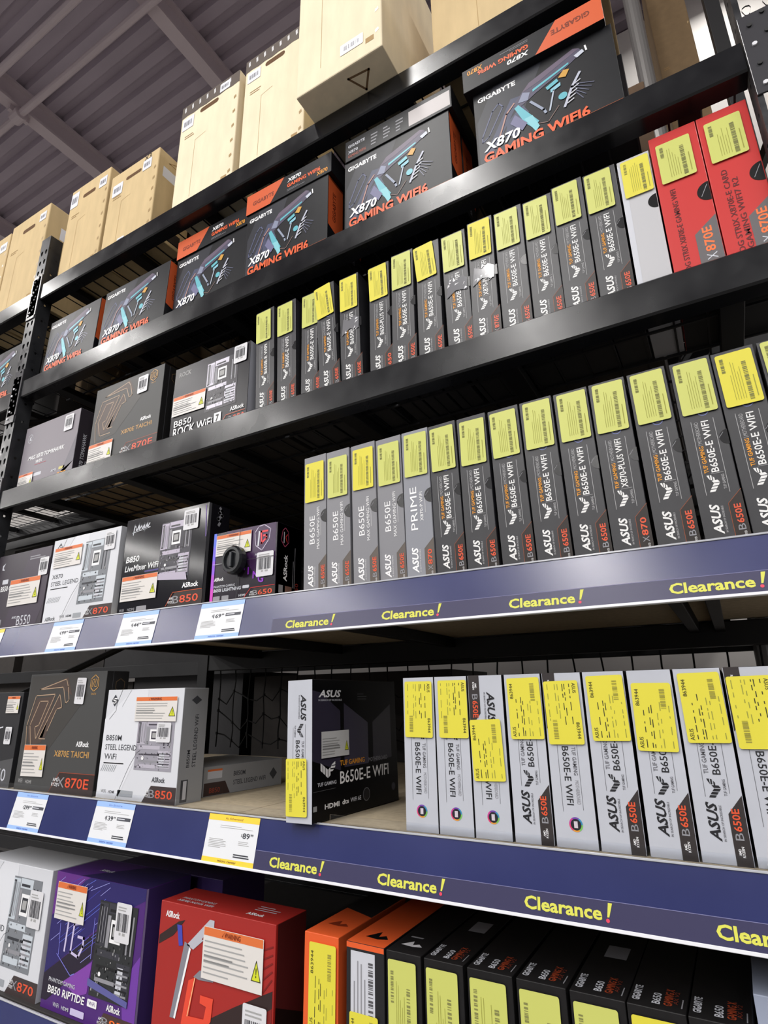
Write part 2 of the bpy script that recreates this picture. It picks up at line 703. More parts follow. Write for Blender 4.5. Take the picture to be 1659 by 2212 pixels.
def st_price(w, h, kind, bright, flip=False, seed=1):
    """yellow clearance price sticker; kind 'code' = two bar-code columns, 'plain' = printed lines with number"""
    def mk():
        p = Pr(flip=(w, h) if flip else None)
        base = YEL if bright else YELP
        ink = INK if bright and kind == 'plain' else M((128, 128, 74), 0.6)
        p.rrect(0, 0, w, h, 0.0035, base, 0)
        if kind == 'code':
            p.barcode(w * .10, h * .64, h * .28, w * .10, ink, 90, seed=seed, n=14)
            p.sub = ('barcode', Pr(flip=p.flip))
            p.sub[1].barcode(w * .66, h * .06, h * .74, w * .12, ink, 90, seed=seed + 1, n=30)
            p.fine(w * .26, h * .1, h * .78, w * .34, 5, INKS, 90, seed=seed, thick=.16)
            p.fine(w * .84, h * .1, h * .6, w * .08, 1, INKS, 90, seed=seed + 3, thick=.3)
        else:
            p.text('863944', w * .07, h * .66, h * .25, w * .10, ink, 90)
            p.text('ASUS', w * .07, h * .04, h * .16, w * .10, ink, 90)
            p.sub = ('barcode', Pr(flip=p.flip))
            p.sub[1].barcode(w * .70, h * .62, h * .30, w * .13, M((150, 144, 60), .6), 90, seed=seed, n=14)
            r = random.Random(seed)
            for cx in (.24, .38, .44, .58, .66, .88):
                v = .05
                while v < .6:
                    L = r.uniform(.03, .14)
                    p.rect(w * cx, h * v, w * (cx + .022), h * min(.93, v + L), ink if cx < .5 else INKS)
                    v += L + r.uniform(.02, .12)
        return p
    return mk


def st_warn(w, h, seed=1, dull=False):
    p = Pr()
    base = M((205, 205, 205), .45) if dull else M((216, 212, 208), .4)
    p.rect(0, 0, w, h, base, 0)
    if not dull:
        p.rect(w * .008, h * .83, w * .992, h * .99, ORG2)
        p.text('WARNING', w * .36, h * .86, w * .27, h * .10, M((120, 40, 20), .5), b=.02, ly=3)
        p.poly([(w * .33, h * .865), (w * .35, h * .95), (w * .318, h * .865)], M((120, 40, 20), .5), 3)
    p.fine(w * .03, h * .08, w * .76, h * .70, 7, TXTG, seed=seed, thick=.26)
    p.fine(w * .03, h * .3, w * .7, h * .2, 2, M((130, 130, 130), .5), seed=seed + 2, thick=.32, ly=3)
    p.sub = ('hazard_triangle', Pr())
    q = p.sub[1]
    q.poly([(w * .83, h * .22), (w * .97, h * .22), (w * .90, h * .58)], M((206, 212, 50), .45))
    q.line([(w * .83, h * .22), (w * .97, h * .22), (w * .90, h * .58)], w * .008, INK, 3, True)
    q.text('!', w * .893, h * .28, w * .014, h * .18, INK, b=.02, ly=3)
    return p


def st_bar(w, h, seed=1):
    p = Pr()
    p.rrect(0, 0, w, h, .004, M((212, 212, 216), .4), 0)
    p.sub = ('barcode', Pr())
    p.sub[1].barcode(w * .12, h * .28, w * .76, h * .46, M((60, 60, 66), .5), seed=seed, n=16)
    p.fine(w * .12, h * .78, w * .7, h * .14, 2, TXTG, seed=seed, thick=.4)
    p.rect(w * .3, h * .18, w * .42, h * .25, TXTG)
    p.rect(w * .52, h * .18, w * .70, h * .25, TXTG)
    return p


# ------------------------------------------------------------------ small printed motifs
TUF = [[(0, .95), (0, .50), (.13, .37), (.13, .85)], [(.17, .81), (.17, .33), (.30, .20), (.30, .68)], [(.34, .64), (.34, .14), (.48, 0), (.48, .50)],
       [(.52, .50), (.52, 0), (.66, .14), (.66, .36), (.80, .36), (.90, .48), (.66, .48), (.66, .64)], [(.70, .68), (.70, .56), (.97, .56), (1, .68)], [(.70, .72), (1, .76), (1, .95), (.84, .85)]]
SIL = M((150, 154, 168), .4)
SILD = M((104, 108, 124), .4)


def board_pic(p, u, v, w, h, pcb, sink, dark, seed=1, skew=0.0, ly=2):
    """printed picture of a circuit board: heat sinks, socket, slots, connectors"""
    r = random.Random(seed)

    def q(x0, y0, x1, y1, mat, l=0):
        f = lambda x, y: (u + x * w + skew * (y - .5) * w, v + y * h)
        p.poly([f(x0, y0), f(x1, y0), f(x1, y1), f(x0, y1)], mat, ly + l)
    q(0, 0, 1, 1, pcb)
    q(.0, .52, .24, .98, sink, 1)
    q(.02, .54, .10, .96, dark, 2)
    q(.26, .88, .70, .99, sink, 1)
    q(.30, .90, .6, .93, dark, 2)
    q(.36, .58, .64, .82, WHT, 1)
    q(.40, .62, .60, .78, dark, 2)
    q(.43, .65, .57, .75, TXTG, 3)
    for i in range(4):
        q(.74 + i * .055, .5, .775 + i * .055, .9, dark if i % 2 == 0 else GREY, 1)
    q(.08, .42, .66, .49, sink, 1)
    q(.10, .30, .80, .33, dark, 1)
    q(.10, .16, .80, .20, GREY, 1)
    q(.62, .06, .96, .40, sink, 1)
    q(.66, .10, .80, .36, LGREY if sink is not LGREY else SIL, 2)
    q(.06, .05, .58, .12, sink, 1)
    q(.26, .52, .34, .86, GREY, 1)
    for k in range(6):
        q(.03 + k * .035, .56, .045 + k * .035, .94, GREY if k % 2 else sink, 3)
        q(.64, .08 + k * .05, .94, .10 + k * .05, dark if k % 2 else GREY, 3)
    for _ in range(70):
        x, y, s = r.uniform(.03, .94), r.uniform(.02, .56), r.uniform(.008, .028)
        q(x, y, x + s, y + s * r.uniform(.6, 1.6), r.choice((TXTG, dark, GREY, DGREY, dark, sink)), 4)
    p.disc(u + w * .22 + skew * -.28 * w, v + h * .24, w * .035, WHT, ly + 4, n=10)


def corner(p, W, x, y, v_in, txt, lead, hot, bg, line=None, rot90=False):
    """chipset flash in the lower right corner of a front"""
    p.poly([(x, 0), (W, 0), (W, y), (x + y * .75, y)], bg, 2)
    if line:
        p.line([(x, 0), (x + y * .75, y), (W, y)], .0016, line, 3)
    w = W - x - y * .55
    p.text(lead, x + y * .6, y * .3, w * .22, y * .48, GREY, ly=4)
    p.text(txt, x + y * .6 + w * .24, y * .3, w * .62, y * .48, hot, ly=4, b=.01)
    p.text('AMD', x + y * .28, y * .56, w * .16, y * .17, WHT, ly=4, b=.01)
    p.text('RYZEN', x + y * .2, y * .34, w * .22, y * .15, WHT, ly=4, b=.01)


def badges(p, u, v, n=3, col=GREY, s=.010):
    x = u
    p.text('WiFi', x, v, .022, s, col, b=.01)
    p.text('HDMI', x + .036, v, .03, s, col, b=.02)
    if n > 2:
        p.rrect(x + .074, v - .003, x + .116, v + s + .003, .002, col)


# ------------------------------------------------------------------ spine printing of the slim boxes
def spine_long(model, chip, style):
    """spine, .067 x .338, lettering reads upward"""
    def mk():
        W, H = .0665, .338
        p = Pr()
        if style == 'tuf':
            tx, sub = M((226, 226, 226), .4), M((170, 170, 172), .4)
            p.line([(.0155, .080), (.0155, .216)], .0008, sub)
            p.line([(.0500, .080), (.0500, .216)], .0008, sub)
            p.text('TUF GAMING', .0195, .118, .050, .0068, AMB, 90, b=.02)
            p.line([(.0195, .1705), (.0265, .1705)], .0006, sub)
            p.text('MOTHERBOARD', .0195, .173, .041, .0062, sub, 90)
            p.text(model, .0300, .118, .096, .0118, tx, 90, b=.012)
            p.line([(.029, .116), (.047, .116)], .0006, sub)
            p.art(TUF, .0205, .084, .030, .0185, tx, 90)
            p.text('TUF GAMING', .0428, .086, .026, .0045, sub, 90, b=.01)
            p.text('ASUS', .0155, .010, .053, .0145, tx, 90, b=.03, sh=.25)
            p.text('IN SEARCH OF INCREDIBLE', .0325, .012, .046, .0032, sub, 90, b=.01)
            cbg, cln = M((40, 33, 30), .4), M((150, 76, 40), .4)
        elif style == 'max':
            tx, sub = M((232, 232, 234), .4), M((205, 205, 208), .4)
            p.text('B650E', .0175, .112, .070, .0150, tx, 90)
            p.text('MAX GAMING WIFI', .0385, .098, .104, .0078, tx, 90)
            p.line([(.0505, .13), (.0505, .178)], .0009, sub)
            p.text('ASUS', .0135, .008, .053, .0155, tx, 90, b=.03, sh=.25)
            p.text('IN SEARCH OF INCREDIBLE', .0315, .010, .046, .0030, sub, 90, b=.01)
            cbg, cln = M((92, 84, 78), .4), M((100, 92, 84), .4)
        else:
            tx, sub = M((236, 236, 238), .4), M((205, 205, 208), .4)
            p.text('PRIME', .0150, .104, .098, .0160, tx, 90)
            p.text('X870-P WIFI', .0375, .122, .066, .0075, tx, 90)
            p.line([(.0505, .14), (.0505, .178)], .0009, sub)
            p.text('ASUS', .0135, .010, .056, .0155, tx, 90, b=.03, sh=.25)
            p.text('IN SEARCH OF INCREDIBLE', .0315, .012, .048, .0030, sub, 90, b=.01)
            cbg, cln = M((92, 84, 78), .4), M((100, 92, 84), .4)
        p.poly([(.0440, 0), (W - .0006, 0), (W - .0006, .082), (.0440, .060)], cbg, 2)
        p.line([(.0440, 0), (.0440, .060), (W - .0006, .082)], .0007, cln, 3)
        p.text(chip[0], .0505, .013, .010, .0105, GREY, 90, ly=4)
        p.text(chip[1:], .0505, .0245, .033, .0105, M((214, 84, 52), .4), 90, ly=4, b=.02)
        p.text('AMD RYZEN', .0575, .0025, .008, .0035, WHT, 90, ly=4)
        # round badge peeking out below the sticker
        p.disc(.037, .2335, .0095, M((120, 130, 190), .4), 1)
        p.disc(.037, .2335, .0080, M((40, 40, 48), .4), 2)
        p.disc(.037, .2335, .0045, M((120, 130, 190), .4), 3)
        # thumb cut-out on the right edge: shaded inside of the hole painted flat
        p.sub = ('thumb_cutout', Pr())
        q = p.sub[1]
        q.disc(W - .0004, .177, .0165 if style != 'tuf' else .0135, M((20, 20, 23), .25), 2, 90, 270)
        q.line([(W - .014, .1775), (W - .007, .186)], .0008, GREY, 3)
        return p
    return mk


def spine_short(flip, flash=True):
    """silver spine, .068 x .276"""
    def mk():
        W, H = .0670, .2765
        p = Pr(flip=(W, H) if flip else None)
        p.rect(.0006, .0006, W + .0002, H - .0006, SILV, .4)
        tx = M((34, 34, 38), .45)
        sub = M((96, 96, 102), .45)
        p.line([(.0185, .090), (.0185, .218)], .0006, sub)
        p.line([(.0515, .096), (.0515, .222)], .0006, sub)
        p.text('TUF GAMING', .0215, .122, .044, .0066, sub, 90, b=.01)
        p.text('MOTHERBOARD', .0215, .174, .036, .0060, M((140, 140, 146), .45), 90)
        p.text('B650E-E WIFI', .0330, .121, .091, .0112, tx, 90, b=.008)
        p.art(TUF, .0225, .089, .026, .0185, tx, 90)
        p.text('TUF GAMING', .0440, .092, .023, .0042, sub, 90, b=.01)
        p.text('ASUS', .0165, .030, .053, .0150, tx, 90, b=.03, sh=.25)
        p.text('IN SEARCH OF INCREDIBLE', .0340, .031, .048, .0032, sub, 90, b=.01)
        if flash:
            p.poly([(.0450, 0), (W - .0006, 0), (W - .0006, .094), (.0450, .068)], M((52, 47, 47), .4), 2)
            p.text('B', .0490, .034, .010, .0108, GREY, 90, ly=4)
            p.text('650E', .0490, .0455, .030, .0108, M((214, 84, 52), .4), 90, ly=4, b=.02)
            p.text('AMD', .0500, .014, .009, .0035, WHT, 90, ly=4, b=.02)
            p.text('RYZEN', .0545, .012, .014, .0035, WHT, 90, ly=4, b=.02)
        cx, cy = .033, .2405
        cols = [(210, 60, 110), (220, 150, 60), (120, 190, 90), (60, 140, 180), (110, 70, 160), (190, 60, 140)]
        for i in range(6):
            p.disc(cx, cy, .0110, M(cols[i], .4), 2, i * 60, i * 60 + 60, 6)
            n = len(p.f) - 1
            p.v.append(p._p(cx, cy, 2))
            p.f[n] = p.f[n] + [len(p.v) - 1]
        p.disc(cx, cy, .0085, M((36, 36, 44), .4), 4)
        p.rect(cx - .003, cy - .005, cx + .003, cy + .005, M((200, 190, 200), .4), 5)
        return p
    return mk


# ------------------------------------------------------------------ front printing
def fr_mech(W, H):
    p = Pr()
    D1, D2, D3 = M((34, 38, 56), .45), M((60, 66, 92), .45), M((86, 92, 124), .45)
    P = lambda *q: [(x * W, y * H) for x, y in q]
    p.poly(P((.02, .05), (.22, .05), (.52, .98), (.16, .98), (.02, .62)), M((30, 32, 42), .45), 1)
    p.poly(P((.06, .20), (.13, .20), (.36, .70), (.28, .72)), D2, 2)
    p.line(P((.05, .36), (.10, .40), (.22, .68), (.19, .74), (.14, .68), (.05, .42)), .003, D3, 3, True)
    p.poly(P((.22, .30), (.30, .26), (.40, .46), (.36, .58), (.24, .46)), D2, 3)
    p.poly(P((.28, .62), (.36, .72), (.56, .82), (.78, .90), (.80, .84), (.66, .74), (.46, .64), (.34, .56)), M((74, 70, 92), .45), 3)
    p.poly(P((.36, .72), (.42, .80), (.74, .93), (.78, .90), (.50, .76)), M((96, 84, 104), .45), 4)
    p.poly(P((.33, .62), (.37, .72), (.42, .68), (.40, .60)), M((130, 136, 160), .45), 5)
    p.poly(P((.44, .70), (.70, .80), (.70, .78), (.44, .67)), TEAL, 5)
    p.poly(P((.62, .68), (.66, .74), (.70, .72), (.67, .65)), M((200, 150, 60), .45), 6)
    p.poly(P((.74, .84), (.80, .87), (.81, .83), (.76, .80)), M((190, 196, 210), .45), 6)
    p.line(P((.82, .89), (.825, .84)), .004, WHT, 6)
    p.poly(P((.53, .64), (.61, .68), (.62, .64), (.54, .60)), TEAL, 6)
    p.poly(P((.56, .59), (.63, .62), (.63, .58), (.56, .55)), M((130, 186, 204), .45), 6)
    p.poly(P((.30, .58), (.33, .60), (.46, .30), (.42, .24), (.36, .36)), TEAL, 5)
    p.poly(P((.36, .40), (.42, .40), (.46, .24), (.43, .20)), M((130, 196, 206), .45), 6)
    p.line(P((.42, .56), (.50, .40), (.51, .36)), .006, M((140, 150, 170), .45), 6)
    p.line(P((.58, .56), (.54, .36)), .004, M((170, 180, 196), .45), 6)
    p.disc(.635 * W, .45 * H, .030 * W, TEAL, 6)
    p.line(P((.76, .62), (.70, .50), (.64, .32)), .006, M((180, 184, 200), .45), 7)
    for i in range(5):
        p.line(P((.66 + i * .014, .34 + i * .045), (.70 + i * .014, .36 + i * .045)), .003, LGREY, 8)
        p.line(P((.72, .52 - i * .025), (.84 - i * .02, .44 - i * .03)), .002, SLATE, 5)
    p.poly(P((.26, .42), (.30, .50), (.38, .34), (.34, .28)), M((106, 106, 140), .45), 6)
    p.line(P((.18, .34), (.24, .56), (.30, .64)), .004, M((170, 130, 120), .45), 6)
    p.line(P((.40, .30), (.52, .24), (.60, .36)), .002, M((120, 96, 90), .45), 5)
    p.text('GIGABYTE', .035 * W, .865 * H, .29 * W, .06 * H, WHT, b=.035)
    p.text('X870', .055 * W, .225 * H, .27 * W, .115 * H, WHT, b=.03, sh=.18, ly=9)
    p.text('GAMING WIFI6', .05 * W, .095 * H, .74 * W, .115 * H, M((222, 92, 44), .45), b=.035, ly=9)
    p.text('GIGABYTE GAMING MOTHERBOARD', .055 * W, .052 * H, .46 * W, .032 * H, LGREY, b=.02, ly=9)
    p.fine(.055 * W, .015 * H, .2 * W, .03 * H, 1, GREY, thick=.6)
    p.poly(P((.56, 0), (.62, .10), (.99, .10), (.99, 0)), M((44, 34, 30), .45), 7)
    p.line(P((.56, .0), (.62, .105), (.99, .105)), .0015, M((180, 90, 40), .45), 10)
    p.text('AMD', .62 * W, .03 * H, .08 * W, .025 * H, WHT, b=.02, ly=9)
    p.text('X', .74 * W, .02 * H, .05 * W, .065 * H, LGREY, ly=9)
    p.text('870', .80 * W, .02 * H, .16 * W, .065 * H, M((226, 136, 44), .45), b=.02, ly=9)
    return p


def fr_mech_flat(W, H, flip):
    """long side of a box lying flat"""
    p = Pr(flip=(W, H) if flip else None)
    p.poly([(0, 0), (.30 * W, 0), (.46 * W, H), (0, H)], ORG, 1)
    p.text('GIGABYTE', .08 * W, .34 * H, .26 * W, .22 * H, M((120, 46, 20), .45), b=.03)
    p.text('X870', .50 * W, .60 * H, .16 * W, .20 * H, WHT, b=.03, sh=.15)
    p.text('GAMING WIFI6', .50 * W, .34 * H, .38 * W, .20 * H, M((230, 96, 44), .42), b=.03)
    p.fine(.50 * W, .14 * H, .22 * W, .12 * H, 2, GREY, thick=.3)
    p.text('X870', .84 * W, .12 * H, .12 * W, .20 * H, AMB, b=.02)
    return p


def fr_mech_flat_dark(W, H, flip):
    p = Pr()
    p.text('GIGABYTE', .03 * W, .62 * H, .17 * W, .14 * H, LGREY, b=.03)
    p.text('X870', .03 * W, .34 * H, .10 * W, .14 * H, LGREY, b=.02)
    p.text('GAMING WIFI6', .03 * W, .14 * H, .18 * W, .14 * H, M((150, 70, 50), .42), b=.02)
    for i in range(3):
        p.fine((.26 + i * .12) * W, .16 * H, .07 * W, .6 * H, 4, GREY, seed=i, thick=.4)
    p.rect(.62 * W, .12 * H, .985 * W, .80 * H, M((188, 182, 182), .45))
    return p


def side_mech(D, H):
    p = Pr()
    p.rect(.002, .32 * H, D - .002, H - .002, ORG, 1)
    p.poly([(.002, .32 * H), (D - .002, .32 * H), (D - .002, .24 * H)], ORG, 1)
    p.text('GIGABYTE', .3 * D, .42 * H, .4 * H, .2 * D, M((110, 40, 20), .45), 90, b=.02)
    p.text('X870', .35 * D, .06 * H, .12 * H, .2 * D, GREY, 90)
    return p


def fr_taichi(W, H):
    p = Pr()
    P = lambda *q: [(x * W, y * H) for x, y in q]
    g1, g2 = M((76, 62, 56), .45), M((172, 146, 122), .4)
    p.poly(P((.02, .36), (.02, .98), (.66, .98), (.80, .80), (.38, .33), (.10, .30)), M((62, 60, 58), .45), 1)
    # interlocking outlined emblem
    p.poly(P((.14, .86), (.52, .96), (.60, .80), (.44, .88)), g1, 2)
    p.line(P((.16, .86), (.50, .945), (.535, .88), (.57, .76), (.53, .735), (.475, .875)), .0026, g2, 3, True)
    p.poly(P((.07, .53), (.13, .78), (.38, .80), (.28, .40), (.20, .38), (.10, .40)), g1, 2)
    p.poly(P((.44, .80), (.48, .70), (.42, .68), (.32, .44), (.25, .44)), g1, 2)
    p.line(P((.05, .54), (.12, .805), (.38, .815), (.20, .425), (.165, .53), (.215, .545), (.30, .755), (.185, .755), (.095, .545), (.145, .365), (.30, .365)), .0026, g2, 3)
    p.line(P((.05, .54), (.09, .30)), .0026, g2, 3)
    p.line(P((.44, .815), (.49, .70), (.425, .685), (.34, .50)), .0026, g2, 3)
    p.line(P((.44, .815), (.24, .43), (.325, .43)), .0026, g2, 3)
    hx = [(.865 + .055 * math.cos(math.radians(a)) * 1.0, .90 + .07 * math.sin(math.radians(a))) for a in range(30, 390, 60)]
    p.line(P(*hx), .0024, GOLD, 3, True)
    p.line(P((.835, .865), (.835, .925), (.865, .935), (.845, .87)), .002, GOLD, 3)
    p.line(P((.88, .935), (.865, .87), (.895, .87), (.90, .93)), .002, GOLD, 3)
    p.text('TAICHI', .835 * W, .80 * H, .06 * W, .018 * H, GOLD)
    p.text('ASRock', .735 * W, .375 * H, .155 * W, .045 * H, WHT, b=.03)
    p.text('X870E TAICHI', .475 * W, .288 * H, .43 * W, .052 * H, GOLD, b=.012)
    p.text('WiFi', .05 * W, .055 * H, .06 * W, .035 * H, TXTG, b=.01)
    p.text('HDMI', .15 * W, .055 * H, .08 * W, .028 * H, TXTG, b=.02)
    corner(p, W, .47 * W, .165 * H, 0, '870E', 'X', M((216, 82, 52), .4), M((52, 40, 38), .45), M((150, 70, 48), .4))
    return p


def fr_steel(W, H, model, lines, flash, lead, pic=1):
    p = Pr()
    P = lambda *q: [(x * W, y * H) for x, y in q]
    gl = M((150, 154, 160), .5)
    dk = M((70, 72, 78), .45)
    p.poly(P((.0, .0), (.28, .0), (.55, .52), (.55, 1), (.35, 1), (0, .72)), M((214, 216, 222), .4), 1)
    p.line(P((.20, 1), (.14, .86), (.14, .80), (.06, .72)), .0012, dk, 2)
    p.line(P((.32, .99), (.22, .84)), .0012, gl, 2)
    p.line(P((.26, 0), (.36, .22), (.40, .30), (.48, .42), (.52, .44)), .0012, dk, 2)
    for i in range(8):
        p.poly(P((.02 + i * .025, .24), (.03 + i * .025, .24), (.06 + i * .025, .30), (.05 + i * .025, .30)), gl, 2)
    p.poly(P((.11, .84), (.155, .895), (.11, .955), (.065, .895)), M((60, 62, 70), .4), 3)
    p.line(P((.135, .915), (.10, .915), (.085, .90), (.135, .89), (.115, .87), (.085, .875)), .0028, WHT, 4)
    y = .52
    for ln in lines:
        p.text(ln, .05 * W, y * H, (.042 * len(ln) if len(ln) < 10 else .42) * W, .052 * H, dk, b=.01)
        y -= .085
    p.rect(.05 * W, (y + .045) * H, .32 * W, (y + .055) * H, gl)
    p.text('ASRock', (.70 if pic == 1 else .04) * W, (.175 if pic == 1 else .03) * H, .16 * W, .045 * H, dk, b=.03)
    p.text('WiFi', (.06 if pic == 1 else .26) * W, .05 * H, .07 * W, .03 * H, dk)
    p.text('HDMI', (.16 if pic == 1 else .36) * W, .05 * H, .08 * W, .025 * H, dk, b=.02)
    p.rrect((.28 if pic == 1 else .46) * W, .03 * H, (.48 if pic == 1 else .58) * W, .085 * H, .002, gl)
    if pic == 1:
        board_pic(p, .46 * W, .27 * H, .46 * W, .44 * H, M((150, 148, 158), .45), M((178, 174, 186), .4), M((66, 62, 72), .45), seed=4)
    else:
        board_pic(p, .50 * W, .18 * H, .38 * W, .72 * H, M((120, 124, 130), .45), M((190, 198, 206), .4), M((52, 54, 60), .45), seed=9, skew=.06)
    corner(p, W, .60 * W, .145 * H, 0, flash, lead, M((216, 82, 52), .4), M((60, 50, 50), .42))
    return p


def fr_rock(W, H):
    p = Pr()
    P = lambda *q: [(x * W, y * H) for x, y in q]
    p.poly(P((.0, .3), (.3, .3), (.9, .8), (.95, 1), (.35, 1), (0, .7)), M((28, 25, 34), .3, spec=.2), 1)
    board_pic(p, .46 * W, .24 * H, .40 * W, .66 * H, M((36, 32, 42), .35), M((206, 202, 216), .35), M((24, 22, 30), .35), seed=5, ly=2)
    p.text('ROCK', .06 * W, .86 * H, .17 * W, .065 * H, TXTG, b=.03, sh=.1)
    p.text('B850', .06 * W, .17 * H, .24 * W, .085 * H, WHT, b=.01, ly=8)
    p.text('ROCK WiFi', .06 * W, .035 * H, .52 * W, .12 * H, WHT, b=.012, ly=8)
    p.rect(.60 * W, .05 * H, .69 * W, .185 * H, WHT, 7)
    p.text('7', .625 * W, .07 * H, .04 * W, .09 * H, BLK, ly=9, b=.03)
    p.text('ASRock', .80 * W, .145 * H, .17 * W, .055 * H, WHT, b=.03, ly=8)
    p.line(P((.68, .0), (.75, .115), (.98, .115)), .0015, ORG, 8)
    p.text('850', .84 * W, .0 * H, .14 * W, .085 * H, M((216, 82, 52), .4), b=.02, ly=8)
    p.text('B', .79 * W, .0 * H, .04 * W, .085 * H, GREY, ly=8)
    return p


def fr_tomahawk(W, H):
    p = Pr()
    P = lambda *q: [(x * W, y * H) for x, y in q]
    p.poly(P((.60, 0), (1, .2), (1, .62), (.78, .0)), M((96, 92, 102), .4), 1)
    p.line([(W * (.115 + .05 * math.cos(a / 8 * 6.28)), H * (.80 + .07 * math.sin(a / 8 * 6.28))) for a in range(8)], .002, LGREY, 2, True)
    p.poly(P((.10, .82), (.14, .84), (.115, .80), (.145, .77), (.10, .77)), LGREY, 2)
    p.text('MAG X870 TOMAHAWK', .14 * W, .435 * H, .66 * W, .068 * H, WHT, b=.02, sh=.2)
    p.text('WIFI', .30 * W, .355 * H, .12 * W, .05 * H, WHT, b=.02, sh=.2)
    p.line(P((.29, .335), (.50, .335)), .0018, M((170, 50, 70), .4))
    p.rrect(.03 * W, .15 * H, .19 * W, .20 * H, .002, LGREY)
    p.rrect(.21 * W, .15 * H, .44 * W, .20 * H, .002, LGREY)
    p.text('AM5', .62 * W, .125 * H, .1 * W, .04 * H, LGREY, b=.02)
    p.rect(.76 * W, .13 * H, .86 * W, .17 * H, M((190, 180, 90), .4))
    p.text('X', .68 * W, .015 * H, .05 * W, .075 * H, GREY)
    p.text('870', .74 * W, .015 * H, .16 * W, .075 * H, AMB, b=.02)
    return p


def fr_gplus(W, H):
    p = Pr()
    P = lambda *q: [(x * W, y * H) for x, y in q]
    p.poly(P((.3, .0), (.9, .0), (1, .3), (1, 1), (.62, 1)), M((70, 62, 74), .4), 1)
    p.poly(P((.10, .86), (.15, .89), (.12, .83), (.15, .79), (.10, .80)), LGREY, 2)
    p.rrect(.15 * W, .60 * H, .26 * W, .66 * H, .002, LGREY)
    p.text('B550 GAMING PLUS', .14 * W, .50 * H, .60 * W, .07 * H, WHT, b=.02)
    p.line(P((.42, .47), (.72, .47)), .0018, M((170, 50, 70), .4))
    p.fine(.62 * W, .86 * H, .3 * W, .06 * H, 2, GREY, thick=.5)
    p.rrect(.02 * W, .05 * H, .26 * W, .13 * H, .002, GREY)
    p.text('AMD', .46 * W, .12 * H, .09 * W, .03 * H, LGREY, b=.02)
    p.text('B550', .56 * W, .03 * H, .25 * W, .12 * H, LGREY, b=.0)
    return p


def fr_mixer(W, H):
    p = Pr()
    P = lambda *q: [(x * W, y * H) for x, y in q]
    board_pic(p, .47 * W, .30 * H, .36 * W, .58 * H, M((40, 38, 50), .2), M((176, 168, 186), .25), M((30, 28, 36), .2), seed=3)
    p.poly(P((.47, .30), (.82, .26), (.80, .34), (.47, .36)), M((176, 168, 186), .25), 8)
    p.line(P((.97, .97), (.99, .66)), .003, M((90, 60, 140), .25))
    q = [(.10, .83), (.11, .93), (.13, .90), (.135, .85), (.17, .94), (.165, .86), (.20, .92), (.21, .86), (.235, .93), (.24, .85), (.275, .94), (.27, .87), (.30, .92)]
    p.line(P(*q), .0038, LGREY)
    p.line(P((.09, .85), (.31, .88)), .0026, LGREY)
    p.text('B850', .045 * W, .53 * H, .17 * W, .065 * H, WHT, b=.02, sh=.12)
    p.text('LiveMixer WiFi', .045 * W, .435 * H, .42 * W, .062 * H, WHT, b=.015, sh=.12)
    p.rect(.30 * W, .405 * H, .47 * W, .42 * H, M((70, 60, 130), .3))
    p.text('ASRock', .77 * W, .185 * H, .18 * W, .05 * H, WHT, b=.03)
    badges(p, .03 * W, .02 * H + .002, 3, GREY, .008)
    p.line(P((.60, .03), (.67, .155), (.99, .155)), .0014, ORG, 3)
    corner(p, W, .60 * W, .15 * H, 0, '850', 'B', M((216, 82, 52), .4), M((44, 32, 28), .35))
    return p


def fr_lightning(W, H):
    p = Pr()
    P = lambda *q: [(x * W, y * H) for x, y in q]
    p.poly(P((.2, 1), (.98, 1), (.98, .5), (.7, .3), (.35, .8)), M((58, 34, 70), .25), 1)
    p.line(P((.72, .98), (.66, .90), (.68, .72), (.78, .64), (.88, .78), (.90, .92), (.80, .995)), .0022, M((190, 180, 200), .3), 3, True)
    p.line(P((.73, .90), (.72, .72)), .005, LGREY, 3)
    p.line(P((.85, .90), (.76, .90), (.77, .74), (.84, .80), (.84, .84), (.80, .84)), .005, M((220, 60, 70), .3), 4)
    p.text('PHANTOM', .68 * W, .575 * H, .20 * W, .03 * H, LGREY)
    p.text('GAMING', .70 * W, .535 * H, .16 * W, .022 * H, LGREY)
    for i, ch in enumerate('IING'):
        p.text(ch, (.50 + i * .08 + (0 if i else .02)) * W, (.40 - i * .065) * H, (.02 if i < 2 else .085) * W, .10 * H, M((140, 54, 190), .3), b=.03, ly=5)
    p.text('ASRock', .05 * W, .30 * H, .155 * W, .05 * H, WHT, b=.03)
    p.text('PHANTOM GAMING', .05 * W, .205 * H, .34 * W, .035 * H, LGREY, b=.01)
    p.text('B650I LIGHTNING', .05 * W, .145 * H, .44 * W, .05 * H, LGREY, b=.03, sh=.1)
    p.rrect(.51 * W, .155 * H, .61 * W, .195 * H, .002, LGREY)
    p.rrect(.05 * W, .03 * H, .16 * W, .09 * H, .002, GREY)
    p.rrect(.19 * W, .03 * H, .30 * W, .09 * H, .002, GREY)
    p.text('HDMI', .46 * W, .05 * H, .10 * W, .03 * H, LGREY, b=.02)
    p.line(P((.52, .0), (.64, .15), (.99, .15)), .0014, RED, 3)
    corner(p, W, .60 * W, .14 * H, 0, '650', 'B', M((216, 82, 52), .4), M((44, 32, 28), .3))
    return p


